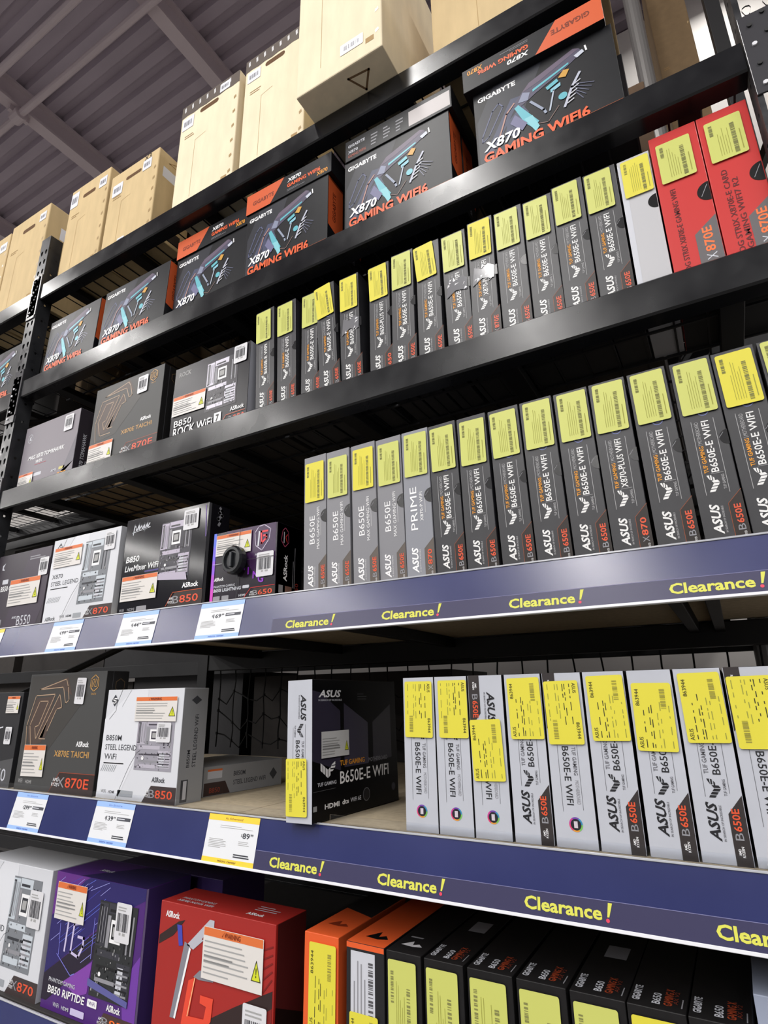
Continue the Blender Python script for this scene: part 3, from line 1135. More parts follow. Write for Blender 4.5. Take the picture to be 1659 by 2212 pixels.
def fr_riptide(W, H):
    p = Pr()
    P = lambda *q: [(x * W, y * H) for x, y in q]
    p.poly(P((.0, .72), (.0, .24), (.62, .72), (1, .92), (1, 1), (.1, 1)), M((40, 33, 96), .4), 1)
    p.poly(P((.0, .24), (.62, .70), (.60, .50), (.06, .06), (0, .06)), M((34, 26, 44), .4), 2)
    p.poly(P((.001, .66), (.34, .97), (.40, .999), (.001, .999)), M((96, 44, 128), .4), 2)
    p.poly(P((.84, .35), (1, .55), (1, .0), (.9, .0)), M((108, 58, 156), .4), 1)
    p.poly(P((.22, .22), (.52, .42), (.50, .20), (.40, .16)), M((124, 64, 160), .4), 3)
    r = random.Random(5)
    for i in range(34):
        x, y, L = r.uniform(.02, .55), r.uniform(.35, .95), r.uniform(.05, .2)
        p.line(P((x, y), (min(x + L, .95), min(y + L * .75, .99))), .0012, r.choice((M((96, 110, 210), .4), M((150, 150, 220), .4), M((70, 70, 170), .4))), 3)
    lil = M((196, 186, 220), .4)
    p.line(P((.20, .44), (.21, .66)), .006, lil, 4)
    p.line(P((.36, .66), (.28, .64), (.27, .44), (.36, .42), (.40, .50), (.40, .56), (.34, .56)), .006, lil, 4)
    p.line(P((.14, .40), (.12, .62)), .002, M((120, 120, 210), .4), 4)
    p.line(P((.50, .44), (.50, .72)), .002, M((120, 120, 210), .4), 4)
    p.line(P((.12, .40), (.30, .28), (.34, .30)), .002, M((120, 120, 210), .4), 4)
    board_pic(p, .53 * W, .20 * H, .40 * W, .66 * H, M((40, 42, 44), .35), M((54, 54, 62), .35), M((24, 24, 28), .35), seed=12, ly=5, skew=.05)
    p.poly(P((.50, .26), (.92, .20), (.92, .24), (.50, .31)), M((90, 90, 150), .4), 10)
    p.text('PHANTOM GAMING', .07 * W, .20 * H, .30 * W, .030 * H, LGREY, b=.01, ly=6)
    p.text('B850 RIPTIDE', .07 * W, .12 * H, .42 * W, .055 * H, WHT, b=.02, sh=.1, ly=6)
    p.rrect(.52 * W, .125 * H, .62 * W, .175 * H, .002, WHT, 6)
    p.text('WiFi', .535 * W, .137 * H, .07 * W, .026 * H, M((80, 40, 120), .4), ly=7)
    p.text('ASRock', .72 * W, .14 * H, .14 * W, .045 * H, WHT, b=.03, ly=6)
    p.text('WiFi', .15 * W, .04 * H, .07 * W, .03 * H, LGREY, ly=6)
    p.text('HDMI', .25 * W, .04 * H, .08 * W, .025 * H, LGREY, b=.02, ly=6)
    p.rrect(.35 * W, .03 * H, .50 * W, .075 * H, .002, lil, 6)
    corner(p, W, .62 * W, .12 * H, 0, '850', 'B', M((240, 110, 44), .4), M((70, 50, 46), .4))
    return p


def fr_red(W, H):
    p = Pr()
    P = lambda *q: [(x * W, y * H) for x, y in q]
    dk, dr = M((48, 34, 34), .42), M((120, 30, 28), .42)
    p.poly(P((.01, .70), (.14, .78), (.24, .90), (.18, .88), (.01, .76)), dk, 2)
    p.poly(P((.18, .0), (.40, .26), (.70, .44), (.99, .60), (.99, .50), (.80, .36), (.60, .10), (.55, 0)), dk, 2)
    p.poly(P((.60, .1), (.80, .36), (.99, .5), (.99, .42), (.78, .2)), dr, 3)
    p.poly(P((.55, .0), (.99, .42), (.99, .0)), dk, 2)
    for i in range(5):
        p.line(P((.80 + i * .03, .78 - i * .05), (.98, .86 - i * .05)), .003, dr, 3)
    s1, s2 = M((180, 180, 190), .35), M((128, 128, 138), .35)
    p.poly(P((.165, .255), (.215, .255), (.30, .74), (.25, .76)), s2, 4)
    p.poly(P((.20, .26), (.215, .255), (.31, .72), (.295, .73)), WHT, 5)
    p.poly(P((.27, .74), (.46, .94), (.50, .94), (.50, .82), (.46, .80), (.42, .80), (.33, .72)), s1, 4)
    p.poly(P((.40, .80), (.46, .88), (.49, .84), (.47, .80)), dr, 5)
    p.poly(P((.48, .60), (.52, .82), (.57, .82), (.52, .56)), s1, 4)
    p.poly(P((.35, .55), (.40, .60), (.52, .62), (.52, .55), (.40, .54)), s2, 5)
    p.poly(P((.17, .86), (.215, .86), (.235, .73), (.20, .72)), M((66, 70, 170), .4), 5)
    o = M((222, 74, 52), .4)
    p.poly(P((.27, .24), (.31, .52), (.37, .55), (.33, .30), (.46, .31), (.475, .39), (.42, .40), (.42, .45), (.53, .45), (.52, .31), (.42, .18)), o, 6)
    p.line(P((.32, .30), (.365, .545)), .002, M((244, 190, 140), .4), 7)
    p.text('ASRock', .055 * W, .895 * H, .13 * W, .045 * H, WHT, b=.03)
    return p


def top_red(W, D):
    p = Pr()
    p.text('PHANTOM GAMING', .10 * W, .30 * D, .30 * W, .10 * D, LGREY)
    p.text('X870E NOVA WIFI', .10 * W, .14 * D, .32 * W, .10 * D, LGREY, b=.01)
    p.text('ASRock', .70 * W, .2 * D, .14 * W, .12 * D, WHT, b=.03)
    p.fine(.70 * W, .45 * D, .2 * W, .3 * D, 3, LGREY, thick=.3)
    return p


def fr_tuf(W, H):
    p = Pr()
    P = lambda *q: [(x * W, y * H) for x, y in q]
    gl = M((58, 54, 72), .28)
    p.poly(P((.0, .42), (.30, .32), (.30, .76), (.10, .90), (.0, .92)), M((52, 48, 64), .25), 1)
    p.poly(P((.34, .34), (.34, .82), (.62, .66), (.62, .34)), gl, 1)
    p.poly(P((.68, .34), (.68, .66), (.92, .80), (.92, .36)), M((44, 42, 54), .28), 1)
    p.text('ASUS', .07 * W, .865 * H, .24 * W, .055 * H, WHT, b=.03, sh=.25)
    p.text('IN SEARCH OF INCREDIBLE', .07 * W, .838 * H, .25 * W, .014 * H, LGREY, b=.01)
    p.fine(.50 * W, .84 * H, .12 * W, .06 * H, 3, DGREY, thick=.3)
    p.art(TUF, .09 * W, .285 * H, .15 * W, .115 * H, WHT)
    p.text('TUF GAMING', .06 * W, .235 * H, .19 * W, .026 * H, LGREY, b=.02)
    p.text('TUF GAMING', .29 * W, .355 * H, .28 * W, .038 * H, AMB, b=.02)
    p.text('MOTHERBOARD', .62 * W, .350 * H, .24 * W, .032 * H, GREY)
    p.text('B650E-E WIFI', .29 * W, .225 * H, .58 * W, .09 * H, WHT, b=.01)
    p.line(P((.02, .205), (.24, .205)), .0008, DGREY)
    p.rect(.02 * W, .075 * H, .055 * W, .11 * H, TXTG)
    p.text('HDMI', .13 * W, .075 * H, .15 * W, .034 * H, WHT, b=.03)
    p.text('dts', .31 * W, .078 * H, .07 * W, .034 * H, WHT, b=.02)
    p.text('WiFi 6E', .40 * W, .080 * H, .12 * W, .032 * H, LGREY, b=.01)
    p.disc(.585 * W, .11 * H, .042 * W, M((90, 90, 96), .3), 1)
    p.disc(.585 * W, .11 * H, .036 * W, M((26, 26, 30), .3), 2)
    p.disc(.93 * W, .12 * H, .025 * W, M((60, 60, 70), .3), 1)
    return p


def fr_dark(W, H):
    p = Pr()
    p.poly([(0, 0), (W, 0), (W, .30 * H), (.4 * W, .20 * H), (0, .20 * H)], M((78, 78, 80), .45), 1)
    p.text('B550', .55 * W, .06 * H, .36 * W, .13 * H, LGREY)
    p.line([(.3 * W, .55 * H), (.72 * W, .62 * H)], .004, LGREY)
    return p


def fr_strix(W, H, model):
    p = Pr()
    dk = M((92, 24, 26), .4)
    p.text('ROG STRIX ' + model, .020, .006, H - .15, .010, dk, 90, b=.01)
    if model.endswith('CARD'):
        p.text('GAMING WIFI7 R2', .034, .02, H - .19, .010, dk, 90, b=.01)
    p.poly([(.046, 0), (W - .001, 0), (W - .001, .118), (.046, .086)], M((98, 94, 96), .42), 2)
    p.text('870E', .058, .040, .056, .017, M((240, 116, 60), .4), 90, b=.02, ly=3)
    p.text('X', .058, .022, .014, .017, LGREY, 90, ly=3)
    p.disc(W - .0006, .175, .022, M((14, 12, 14), .3), 2, 90, 270)  # dark half disc paints the shaded hollow of a thumb cut-out
    p.line([(W - .016, .166), (W - .004, .19)], .0012, GREY, 3)
    return p


def top_aorus(W, D, col1, col2):
    p = Pr()
    p.art([[(.1, .1), (.45, .9), (.55, .3), (.75, .55), (.95, .2), (.6, .0)]], .12 * W, .10 * D, .7 * W, .09 * D, M((200, 200, 204), .4))
    p.fine(.2 * W, .22 * D, .6 * W, .05 * D, 1, GREY)
    return p


def top_gig(W, D, seed):
    p = Pr()
    p.text('GIGABYTE', .06 * W, .05 * D, .17 * D, .14 * W, LGREY, 90, b=.03)
    p.text('B650', .40 * W, .05 * D, .12 * D, .15 * W, LGREY, 90, b=.02)
    p.text('GAMING X', .60 * W, .05 * D, .19 * D, .15 * W, M((150, 62, 36), .45), 90, b=.03)  # lettering darkened: shade under the shelf above put into its colour
    p.text('AX V2', .76 * W, .08 * D, .14 * D, .08 * W, M((110, 48, 36), .45), 90, b=.01)
    p.fine(.88 * W, .05 * D, .16 * D, .06 * W, 1, GREY, 90)
    if seed % 3 == 1:
        p.rect(.3 * W, .5 * D, .75 * W, .68 * D, GREY)
    return p


# ------------------------------------------------------------------ box builder
def carton_mesh(W, D, H, mat, bev=.0012):
    def mk():
        m_ = MB()
        m_.box((0, 0, 0), (W, D, H), mat)
        return m_.mesh('carton', bev)
    return cached(('carton', round(W, 3), round(D, 3), round(H, 3), mat.name, bev), mk)


def pbox(x, y, z, W, D, H, body, label, group=None, ry=0.0, rz=0.0, rx=0.0, prints=(), stick=(), cat='box', name='motherboard_box'):
    """one boxed product: carton, printing on its faces, stickers"""
    t = thing(name, label, cat, (x, y, z), rz=rz, ry=ry, rx=rx, group=group)
    link('carton', carton_mesh(W, D, H, body), t)
    for nm, face, key, fn in prints:
        def both():
            p = fn()
            return (p.mesh(nm, face, W, D, H), p.sub and (p.sub[0], p.sub[1].mesh(p.sub[0], face, W, D, H)))
        me, sb = cached((nm, face, key, round(W, 3), round(D, 3), round(H, 3)), both)
        link(nm, me, t)
        if sb:
            link(sb[0], sb[1], t)
    for nm, face, fn, u, v, rot in stick:
        def both():
            p = fn[1]()
            return (p.mesh(nm, face, W, D, H), p.sub and (p.sub[0], p.sub[1].mesh(p.sub[0], face, W, D, H)))
        me, sb = cached((nm, face, fn[0], round(W, 3), round(D, 3), round(H, 3)), both)
        o = link(nm, me, t)
        if sb:
            link(sb[0], sb[1], o)
        if face == 'front':
            o.location = (u, -.0032, v)
            o.rotation_euler = (0, -rot, 0)
        elif face == 'right':
            o.location = (.0032, u, v)
        elif face == 'top':
            o.location = (u, v, .002)
    return t


def warn(u, v, w, h, rot=0.0, seed=1, dull=False):
    return ('warning_label', 'front', (('warn', round(w, 4), round(h, 4), seed, dull), lambda: st_warn(w, h, seed, dull)), u, v, rot)


def bar(u, v, w, h, rot=0.0, seed=1):
    return ('barcode_label', 'front', (('bar', round(w, 4), round(h, 4), seed), lambda: st_bar(w, h, seed)), u, v, rot)


def price(u, v, w, h, kind, bright, flip=False, rot=0.0, seed=1):
    return ('price_sticker', 'front', (('price', round(w, 4), round(h, 4), kind, bright, flip, seed), st_price(w, h, kind, bright, flip, seed)), u, v, rot)


YF = 0.030
TUFB = M((44, 44, 48), .42, noise=.12, nscale=40, spec=.5)
MAXG = M((128, 128, 133), .42)
PRIMEG = M((134, 136, 144), .42)
SILV = M((182, 185, 194), .45, noise=.03, nscale=20)
SILVB = M((30, 29, 32), .35, spec=.25)

ordn = ['first', 'second', 'third', 'fourth', 'fifth', 'sixth', 'seventh', 'eighth', 'ninth', 'tenth', 'eleventh', 'twelfth', 'thirteenth', 'fourteenth']

# ---- row of slim boxes above the upper price rail
A = [(-.838, 'max', 0, 1), (-.770, 'max', 0, 0), (-.698, 'max', 0, 1), (-.631, 'max', 0, 0), (-.563, 'prime', 0, 0),
     (-.4945, 'tuf', 0, 0), (-.4265, 'tuf', 0, 0), (-.3545, 'tuf', 0, 0), (-.2855, 'tuf', 0, 0), (-.2165, 'tuf', 0, 0), (-.1485, 'tufx', 0, 0),
     (-.0765, 'tuf', 0, 0), (-.0045, 'tuf', 0, 0), (.0640, 'tuf', 0, 1), (.1355, 'tuf', 0, 0)]
nb = 0
for i, (x, st, _, br) in enumerate(A):
    key = {'max': ('B650E', 'B650E', 'max'), 'prime': ('X870-P', 'X870', 'prime'), 'tuf': ('B650E-E WIFI', 'B650E', 'tuf'), 'tufx': ('X870-PLUS WIFI', 'X870', 'tuf')}[st]
    if st == 'max':
        lab = ['plain grey slim box with deep yellow sticker, directly right of the small purple box', 'plain grey slim box with pale yellow sticker, second one right of the small purple box',
               'plain grey slim box with deep yellow sticker, standing between two with pale stickers', 'plain grey slim box with pale yellow sticker, directly left of the bluish grey one'][i]
        body = MAXG
    elif st == 'prime':
        lab, body = 'bluish grey slim box with large widely spaced white capitals and a pale yellow sticker', PRIMEG
    else:
        nb += 1
        body = TUFB
        lab = ('black slim box with pale sticker, %s black one right of the grey boxes' % ordn[nb - 1])
        if st == 'tufx':
            lab = 'black slim box with brighter bare lower corner, sixth black one right of the grey boxes'
        if br:
            lab = 'black slim box with the deep yellow sticker, last complete one at the right edge'
        if nb == 10:
            lab = 'black slim box cut by the right edge, above the upper price rail'
    w_ = .0655
    ln = math.radians(-1.3 + rnd.uniform(-.25, .25))
    pbox(x, YF + rnd.uniform(-.002, .003), DECK_A, w_, .270, .338, body, lab, 'slim boxes above the upper price rail', ry=ln,
         prints=[('spine_print', 'front', key, spine_long(*key))],
         stick=[price(.0040 + rnd.uniform(0, .002), .338 - .110 + rnd.uniform(-.003, .004) + (-.008 if st == 'max' else 0), .0555, .102, 'code', bool(br), rot=math.radians(rnd.uniform(-1.2, 1.2)))])

# ---- row of slim boxes two shelves up (numbers: left edge, width, lean in degrees, height offset)
CR = [(-1.022, .066, -3.2, 0), (-.950, .066, -2.6, 0), (-.872, .0545, -1.2, 0), (-.8045, .058, -3.4, 0), (-.740, .060, -1.8, 0), (-.656, .060, -.5, 0), (-.5885, .062, .2, 0),
      (-.5195, .0635, 0.1, 0), (-.4455, .0635, -1.0, 0), (-.3810, .0620, 0.4, 0), (-.3135, .0655, 0, 0), (-.2455, .0655, 0, 0), (-.1775, .0655, 0, 0), (-.1095, .0665, 0, 0)]
for i, (x, w_, ln, dh) in enumerate(CR):
    x870 = i == 9
    plus = i == 5
    key = ('X870-PLUS WIFI', 'X870E', 'tuf') if x870 else (('B650-PLUS WIFI', 'B650', 'tuf') if plus else ('B650E-E WIFI', 'B650E', 'tuf'))
    lab = 'dark slim box, %s from the left in the row on the red boxes\' shelf' % ordn[i]
    if i == 3:
        lab = 'dark slim box with a skewed yellow sticker, fourth from left above the third beam'
    if i == 4:
        lab = 'dark slim box with torn white tape, just left of the narrow gap in its row'
    if i == 5:
        lab = 'dark slim box just right of the gap on the red boxes\' shelf'
    if i == 13:
        lab = 'dark slim box directly left of the white box with a yellow sticker'
    t = pbox(x, YF + .004 * (i % 3), DECK_C, w_, .270, .333, TUFB, lab, 'slim boxes on the red boxes\' shelf', ry=math.radians(ln),
             prints=[('spine_print', 'front', key, spine_long(*key))],
             stick=[price(.0030, .333 - .108, .0535, .102, 'code', i in (3, 5, 7, 9, 4), rot=math.radians([0, 0, 0, 5, 0, 2, 0, 5, 0, 0, 0, 0, 0, 0][i]), seed=i % 3)])
    if i in (4, 8, 9):
        def tp():
            p = Pr()
            r = random.Random(i)
            p.poly([(.006, .15), (.03, .165), (.058, .158), (.060, .19), (.045, .20), (.03, .19), (.012, .20)], M((120, 120, 124), .12), 7)
            for q in range(7):
                a, b = r.uniform(.006, .05), r.uniform(.15, .195)
                p.poly([(a, b), (a + r.uniform(.004, .012), b + r.uniform(0, .008)), (a + r.uniform(0, .008), b + r.uniform(.004, .012))], M((222, 222, 226), .2), 8)
            return p
        link('torn_tape', tp().mesh('torn_tape', 'front', w_, .27, .333), t)

t = pbox(-.0385, .034, DECK_C, .0625, .27, .330, M((184, 184, 188), .4), 'plain white slim box with a deep yellow sticker, left of the red boxes', None,
         prints=[('spine_print', 'front', 'white', lambda: (lambda p: (p.disc(.0615, .20, .017, BLK, 2, 90, 270), p.poly([(.0, .0), (.01, .0), (.012, .3), (0, .32)], LGREY, 1), p)[-1])(Pr()))],  # black half disc paints the shaded hollow of its thumb cut-out
         stick=[price(.006, .228, .054, .094, 'code', True, seed=5)])
STX = M((196, 54, 52), .34)
pbox(.027, .032, DECK_C, .0865, .28, .352, STX, 'red slim box with dark vertical lettering, left one of the two red boxes', 'red boxes by the right post',
     prints=[('spine_print', 'front', 'a', lambda: fr_strix(.0865, .352, 'X870E-E GAMING WIFI')), ('base_print', 'bottom', 'a', lambda: (lambda p: (p.rect(.001, .001, .0855, .279, BLKM, 1), p)[-1])(Pr()))], stick=[price(.010, .225, .062, .100, 'code', False, seed=6)])
pbox(.1155, .032, DECK_C, .0855, .28, .352, STX, 'red slim box nearest the right post, with two lines of dark lettering', 'red boxes by the right post',
     prints=[('spine_print', 'front', 'b', lambda: fr_strix(.0855, .352, 'X870E-E CARD')), ('base_print', 'bottom', 'b', lambda: (lambda p: (p.rect(.001, .001, .0845, .279, BLKM, 1), p)[-1])(Pr()))], stick=[price(.010, .228, .062, .100, 'code', False, seed=7)])

# ---- silver boxes on the middle shelf
BR = [(-.5800, True, 0), (-.5105, True, 0), (-.4405, True, 1), (-.3695, False, 0), (-.2985, True, 2), (-.2285, False, 0), (-.1565, False, 3), (-.0860, False, 0), (-.0145, True, 2)]
LB = ['silver slim box directly right of the wide gap, yellow sticker with upside-down number', 'silver slim box with upside-down lettering, second one right of the wide gap',
      'silver slim box whose yellow sticker sits halfway down, showing a dark corner on top', 'silver slim box, fourth right of the wide gap, orange corner flash at the bottom',
      'silver slim box with upside-down lettering and rainbow badge, right of the first orange corner', 'silver slim box, first of three alike with orange corner flashes at the right',
      'silver slim box, middle of three alike with orange corner flashes at the right', 'silver slim box, last of three alike with orange corner flashes at the right',
      'silver slim box cut by the right edge on the middle shelf']
for i, (x, fl, k) in enumerate(BR):
    sv = {0: .165, 1: .093, 2: .158, 3: .152}[k]
    pbox(x, YF, DECK_B, .0675, .335, .2765, SILVB, LB[i], 'silver slim boxes on the middle shelf',
         prints=[('spine_print', 'front', ('short', fl, i > 1), spine_short(fl, i > 1))],
         stick=[price(.0035 + .004 * (i % 2), sv, .0595, .104, 'plain', True, flip=fl and k != 1, rot=math.radians([-.6, 0, 2, 1, 1, 1, -1, 1, 1][i]), seed=i)])
# the box at the left of the gap, set at an angle, silver spine forward and black front to the right
t = pbox(-.8335, -.012, DECK_B + .0005, .0640, .335, .2765, SILVB, 'box turned to show both silver spine and black front, left of the gap', rz=math.radians(-2.5), ry=math.radians(-1.5),
         prints=[('spine_print', 'front', ('short', True, False), spine_short(True, False)),
                 ('front_panel', 'right', 'tufpanel', lambda: (lambda p: (p.poly([(.001, .001), (.334, .001), (.334, .2755), (.001, .2755)], BLK, 0), p)[-1])(fr_tuf(.335, .2765)))],
         stick=[price(.001, .012, .055, .108, 'plain', True, flip=True, rot=math.radians(1), seed=11),
                ('warning_label', 'right', (('warnr', 1), lambda: st_warn(.098, .052, 3, True)), .03, .118, 0)])

# ---- face-out boxes, middle shelf
pbox(-2.215, YF, DECK_B, .300, .075, .272, M((40, 40, 43), .5), 'black box cut by the left edge on the middle shelf, two white labels on it',
     prints=[('front_print', 'front', 'dark', lambda: fr_dark(.30, .272))], stick=[warn(.222, .21, .068, .05), bar(.238, .12, .035, .05)])
TAI = M((66, 66, 66), .5)
TS = M((34, 33, 34), .45)


def taichi(x, y, z, W, H, label, stick):
    t = pbox(x, y, z, W, .072, H, TAI, label, prints=[('front_print', 'front', 'tai', lambda: fr_taichi(W, H))], stick=stick)

    def sd():
        p = Pr()
        p.rect(.001, .001, .071, H - .001, TS, 1)
        p.rect(.020, .001, .0215, H - .001, DGREY, 2)
        hx = [(.045 + .016 * math.cos(math.radians(a)), H * .88 + .018 * math.sin(math.radians(a))) for a in range(30, 390, 60)]
        p.line(hx, .002, M((110, 90, 66), .4), 3, True)
        return p
    link('side_print', sd().mesh('side_print', 'right', W, .072, H), t)
    return t


taichi(-1.889, YF, DECK_B, .368, .3225, 'large grey box with gold line emblem, on the middle shelf above the price rail',
       [warn(.030, .036, .107, .085, math.radians(1)), bar(.238, .235, .043, .072, math.radians(-2), 3)])
STEELW = M((206, 208, 214), .42)
WS = M((190, 192, 198), .42)
t = pbox(-1.505, YF, DECK_B, .299, .082, .2700, STEELW, 'white box with a circuit board picture, middle shelf beside the gold-emblem box',
         prints=[('front_print', 'front', 'steelm', lambda: fr_steel(.299, .27, 'B850M', ['B850M', 'STEEL LEGEND', 'WiFi'], '850', 'B'))],
         stick=[warn(.123, .190, .157, .060, 0, 2), bar(.213, .140, .052, .047, 0, 4)])


def side_steel(D, H, lay=False):
    def mk():
        p = Pr()
        dk = M((66, 68, 74), .45)
        p.rect(.001, .001, D - .001, H - .001, M((150, 152, 156), .45), 1)
        if lay:
            p.poly([(.002, .002), (.09, .002), (.072, .033), (.002, .033)], M((60, 44, 42), .45), 2)
            p.text('B850', .02, .008, .035, .012, M((150, 62, 44), .45), ly=3)
            p.text('B850M', .10, .042, .042, .012, dk, b=.01)
            p.text('STEEL LEGEND WiFi', .10, .020, .12, .012, dk, b=.01)
            p.poly([(.25, .05), (.265, .034), (.25, .018), (.235, .034)], dk, 2)
            p.rect(.012, .042, .06, .060, LGREY, 2)
            p.rect(.012, .060, .06, .065, ORG2, 2)
        else:
            p.poly([(.043, H * .93), (.060, H * .89), (.043, H * .85), (.026, H * .89)], dk, 2)
            p.text('B850M', .024, H * .30, H * .15, .010, dk, 90, b=.01)
            p.text('STEEL LEGEND WiFi', .042, H * .30, H * .46, .012, dk, 90, b=.01)
            p.rect(.012, .004, .034, H * .20, dk, 2)
            p.rect(.019, .010, .030, H * .19, LGREY, 3)
        return p
    return mk


link('side_print', side_steel(.082, .27)().mesh('side_print', 'right', .299, .082, .27), t)
pbox(-1.470, .165, DECK_B, .235, .285, .072, M((150, 152, 156), .45), 'grey box lying flat behind the white box, in the gap on the middle shelf', rz=math.radians(-5),
     prints=[('side_print', 'right', 'lay', side_steel(.285, .072, True))])

# ---- face-out boxes above the upper price rail
pbox(-2.205, YF, DECK_A, .315, .075, .262, M((66, 60, 68), .38), 'dark grey box cut by the left edge, above the upper price rail',
     prints=[('front_print', 'front', 'gp', lambda: fr_gplus(.315, .262))], stick=[warn(.105, .075, .175, .090, 0, 5), bar(.262, .165, .05, .06)])
t = pbox(-1.880, YF, DECK_A, .340, .078, .274, STEELW, 'large white box with circuit board picture, above the upper price rail',
         prints=[('front_print', 'front', 'steel', lambda: fr_steel(.34, .274, 'X870', ['X870', 'STEEL LEGEND'], '870', 'X', 2))],
         stick=[warn(.016, .178, .145, .066, 0, 6), bar(.272, .205, .05, .06)])
t = pbox(-1.514, YF, DECK_A, .342, .080, .284, M((24, 23, 28), .12), 'glossy black box with silver circuit board picture, right of the large white box',
         prints=[('front_print', 'front', 'mix', lambda: fr_mixer(.342, .284))], stick=[warn(.012, .036, .152, .072, 0, 7), bar(.250, .215, .058, .058, 0, 5)])


def sd():
    p = Pr()
    H = .284
    p.rect(.001, .001, .010, H - .001, DGREY, 1)
    q = [(.040, .80), (.046, .84), (.036, .86), (.050, .90), (.040, .92), (.048, .95), (.042, .97)]
    p.line([(a, b * H) for a, b in q], .008, M((150, 150, 156), .4), 2)
    return p


link('side_print', sd().mesh('side_print', 'right', .342, .08, .284), t)
t = pbox(-1.142, YF, DECK_A, .217, .100, .187, M((34, 28, 38), .2), 'small purple and black box with a round black security puck on its front',
         prints=[('front_print', 'front', 'lit', lambda: fr_lightning(.217, .187))], stick=[warn(.012, .122, .122, .056, 0, 8), bar(.156, .052, .054, .062, 0, 6)])


def sd():
    p = Pr()
    cols = [(206, 74, 190), (176, 78, 206), (140, 86, 214), (110, 96, 218), (86, 110, 220)]
    for i, c_ in enumerate(cols):
        p.rect(0, i * .186 / 5, .010, (i + 1) * .186 / 5, M(c_, .3), 4)
    return p


link('edge_band', sd().mesh('edge_band', 'front', .217, .1, .187), t)


def sd():
    p = Pr()
    H = .187
    p.rect(.001, .001, .099, H - .001, BLK, 0)
    p.line([(.02, .90 * H), (.015, .76 * H), (.03, .68 * H), (.045, .76 * H), (.042, .90 * H), (.03, .95 * H)], .002, M((170, 70, 100), .35), 2, True)
    p.line([(.026, .88 * H), (.026, .74 * H)], .003, LGREY, 2)
    p.line([(.038, .86 * H), (.032, .82 * H), (.038, .76 * H)], .003, RED, 2)
    p.text('ASRock', .028, .22 * H, .36 * H, .014, WHT, 90, b=.03)
    p.fine(.062, .15 * H, .6 * H, .012, 2, GREY, 90)
    p.rect(.012, .01, .028, .16 * H, GREY, 1)
    p.rect(.036, .01, .062, .16 * H, M((120, 90, 80), .4), 1)
    p.text('650', .075, .012, .03, .012, M((150, 50, 40), .4), 90)
    return p


link('side_print', sd().mesh('side_print', 'right', .217, .1, .187), t)

# security puck strapped to the small purple box
t = thing('security_puck', 'round black anti-theft puck with thin wires on the small purple box', 'security tag', (-1.047, YF - .004, 1.838))
m = MB()
n = 20
prof = [(.030, 0), (.034, -.006), (.034, -.022), (.030, -.028), (.024, -.028), (.021, -.022), (.0, -.022)]
for r_, yy in prof:
    for i in range(n):
        a = 2 * math.pi * i / n
        m.v.append((r_ * math.cos(a), yy, r_ * 1.08 * math.sin(a)))
kk = m.mi(M((32, 34, 37), .22))
for j in range(len(prof) - 1):
    for i in range(n):
        m.f.append([j * n + i, j * n + (i + 1) % n, (j + 1) * n + (i + 1) % n, (j + 1) * n + i])
        m.m.append(kk)
m.f.append([i for i in range(n)])
m.m.append(kk)
m.build('housing', t)
m = MB()
m.box((-.004, -.030, -.019), (.004, -.0222, .019), M((46, 49, 53), .3))
m.build('grip_bar', t, bev=.0015)
for ang, L in ((90, .083), (-90, .094), (0, .119), (180, .0885)):
    m = MB()
    c_, s_ = math.cos(math.radians(ang)), math.sin(math.radians(ang))
    m.tube([(c_ * .032, -.0015, s_ * .032), (c_ * L, -.0005, s_ * L)], .0007, M((120, 120, 124), .3, metal=.8), 5)
    m.build('wire', t)

# ---- face-out boxes on the third shelf
pbox(-2.186, YF, DECK_C, .334, .078, .252, M((124, 118, 126), .45), 'mid-grey box with slanted white lettering, leftmost on the red boxes\' shelf',
     prints=[('front_print', 'front', 'tom', lambda: fr_tomahawk(.334, .252)),
             ('side_print', 'right', 'tom', lambda: (lambda p: (p.rect(.001, .001, .077, .251, M((54, 49, 56), .42), 1), p.text('X870 TOMAHAWK', .022, .02, .14, .014, LGREY, 90, b=.02, sh=.15), p.text('WIFI', .042, .02, .04, .012, LGREY, 90, b=.02), p)[-1])(Pr()))],
     stick=[warn(.010, .002, .09, .055, 0, 3), bar(.252, .178, .050, .062, 0, 2)])
taichi(-1.770, YF, DECK_C, .345, .294, 'large grey box with gold line emblem, left of the black box with white lettering',
       [warn(.004, .010, .125, .070, 0, 4), bar(.225, .215, .048, .062, 0, 7)])
t = pbox(-1.368, YF, DECK_C, .312, .060, .250, M((24, 22, 28), .3, spec=.2), 'black box with silver circuit board picture and large white lettering, left of the slim boxes',
         prints=[('front_print', 'front', 'rock', lambda: fr_rock(.312, .25))], stick=[warn(.006, .080, .138, .065, math.radians(-1), 9), bar(.252, .188, .050, .058, 0, 8)])
link('side_print', (lambda p: (p.rect(.001, .001, .059, .249, M((176, 178, 188), .4), 1), p)[-1])(Pr()).mesh('side_print', 'right', .312, .06, .25), t)

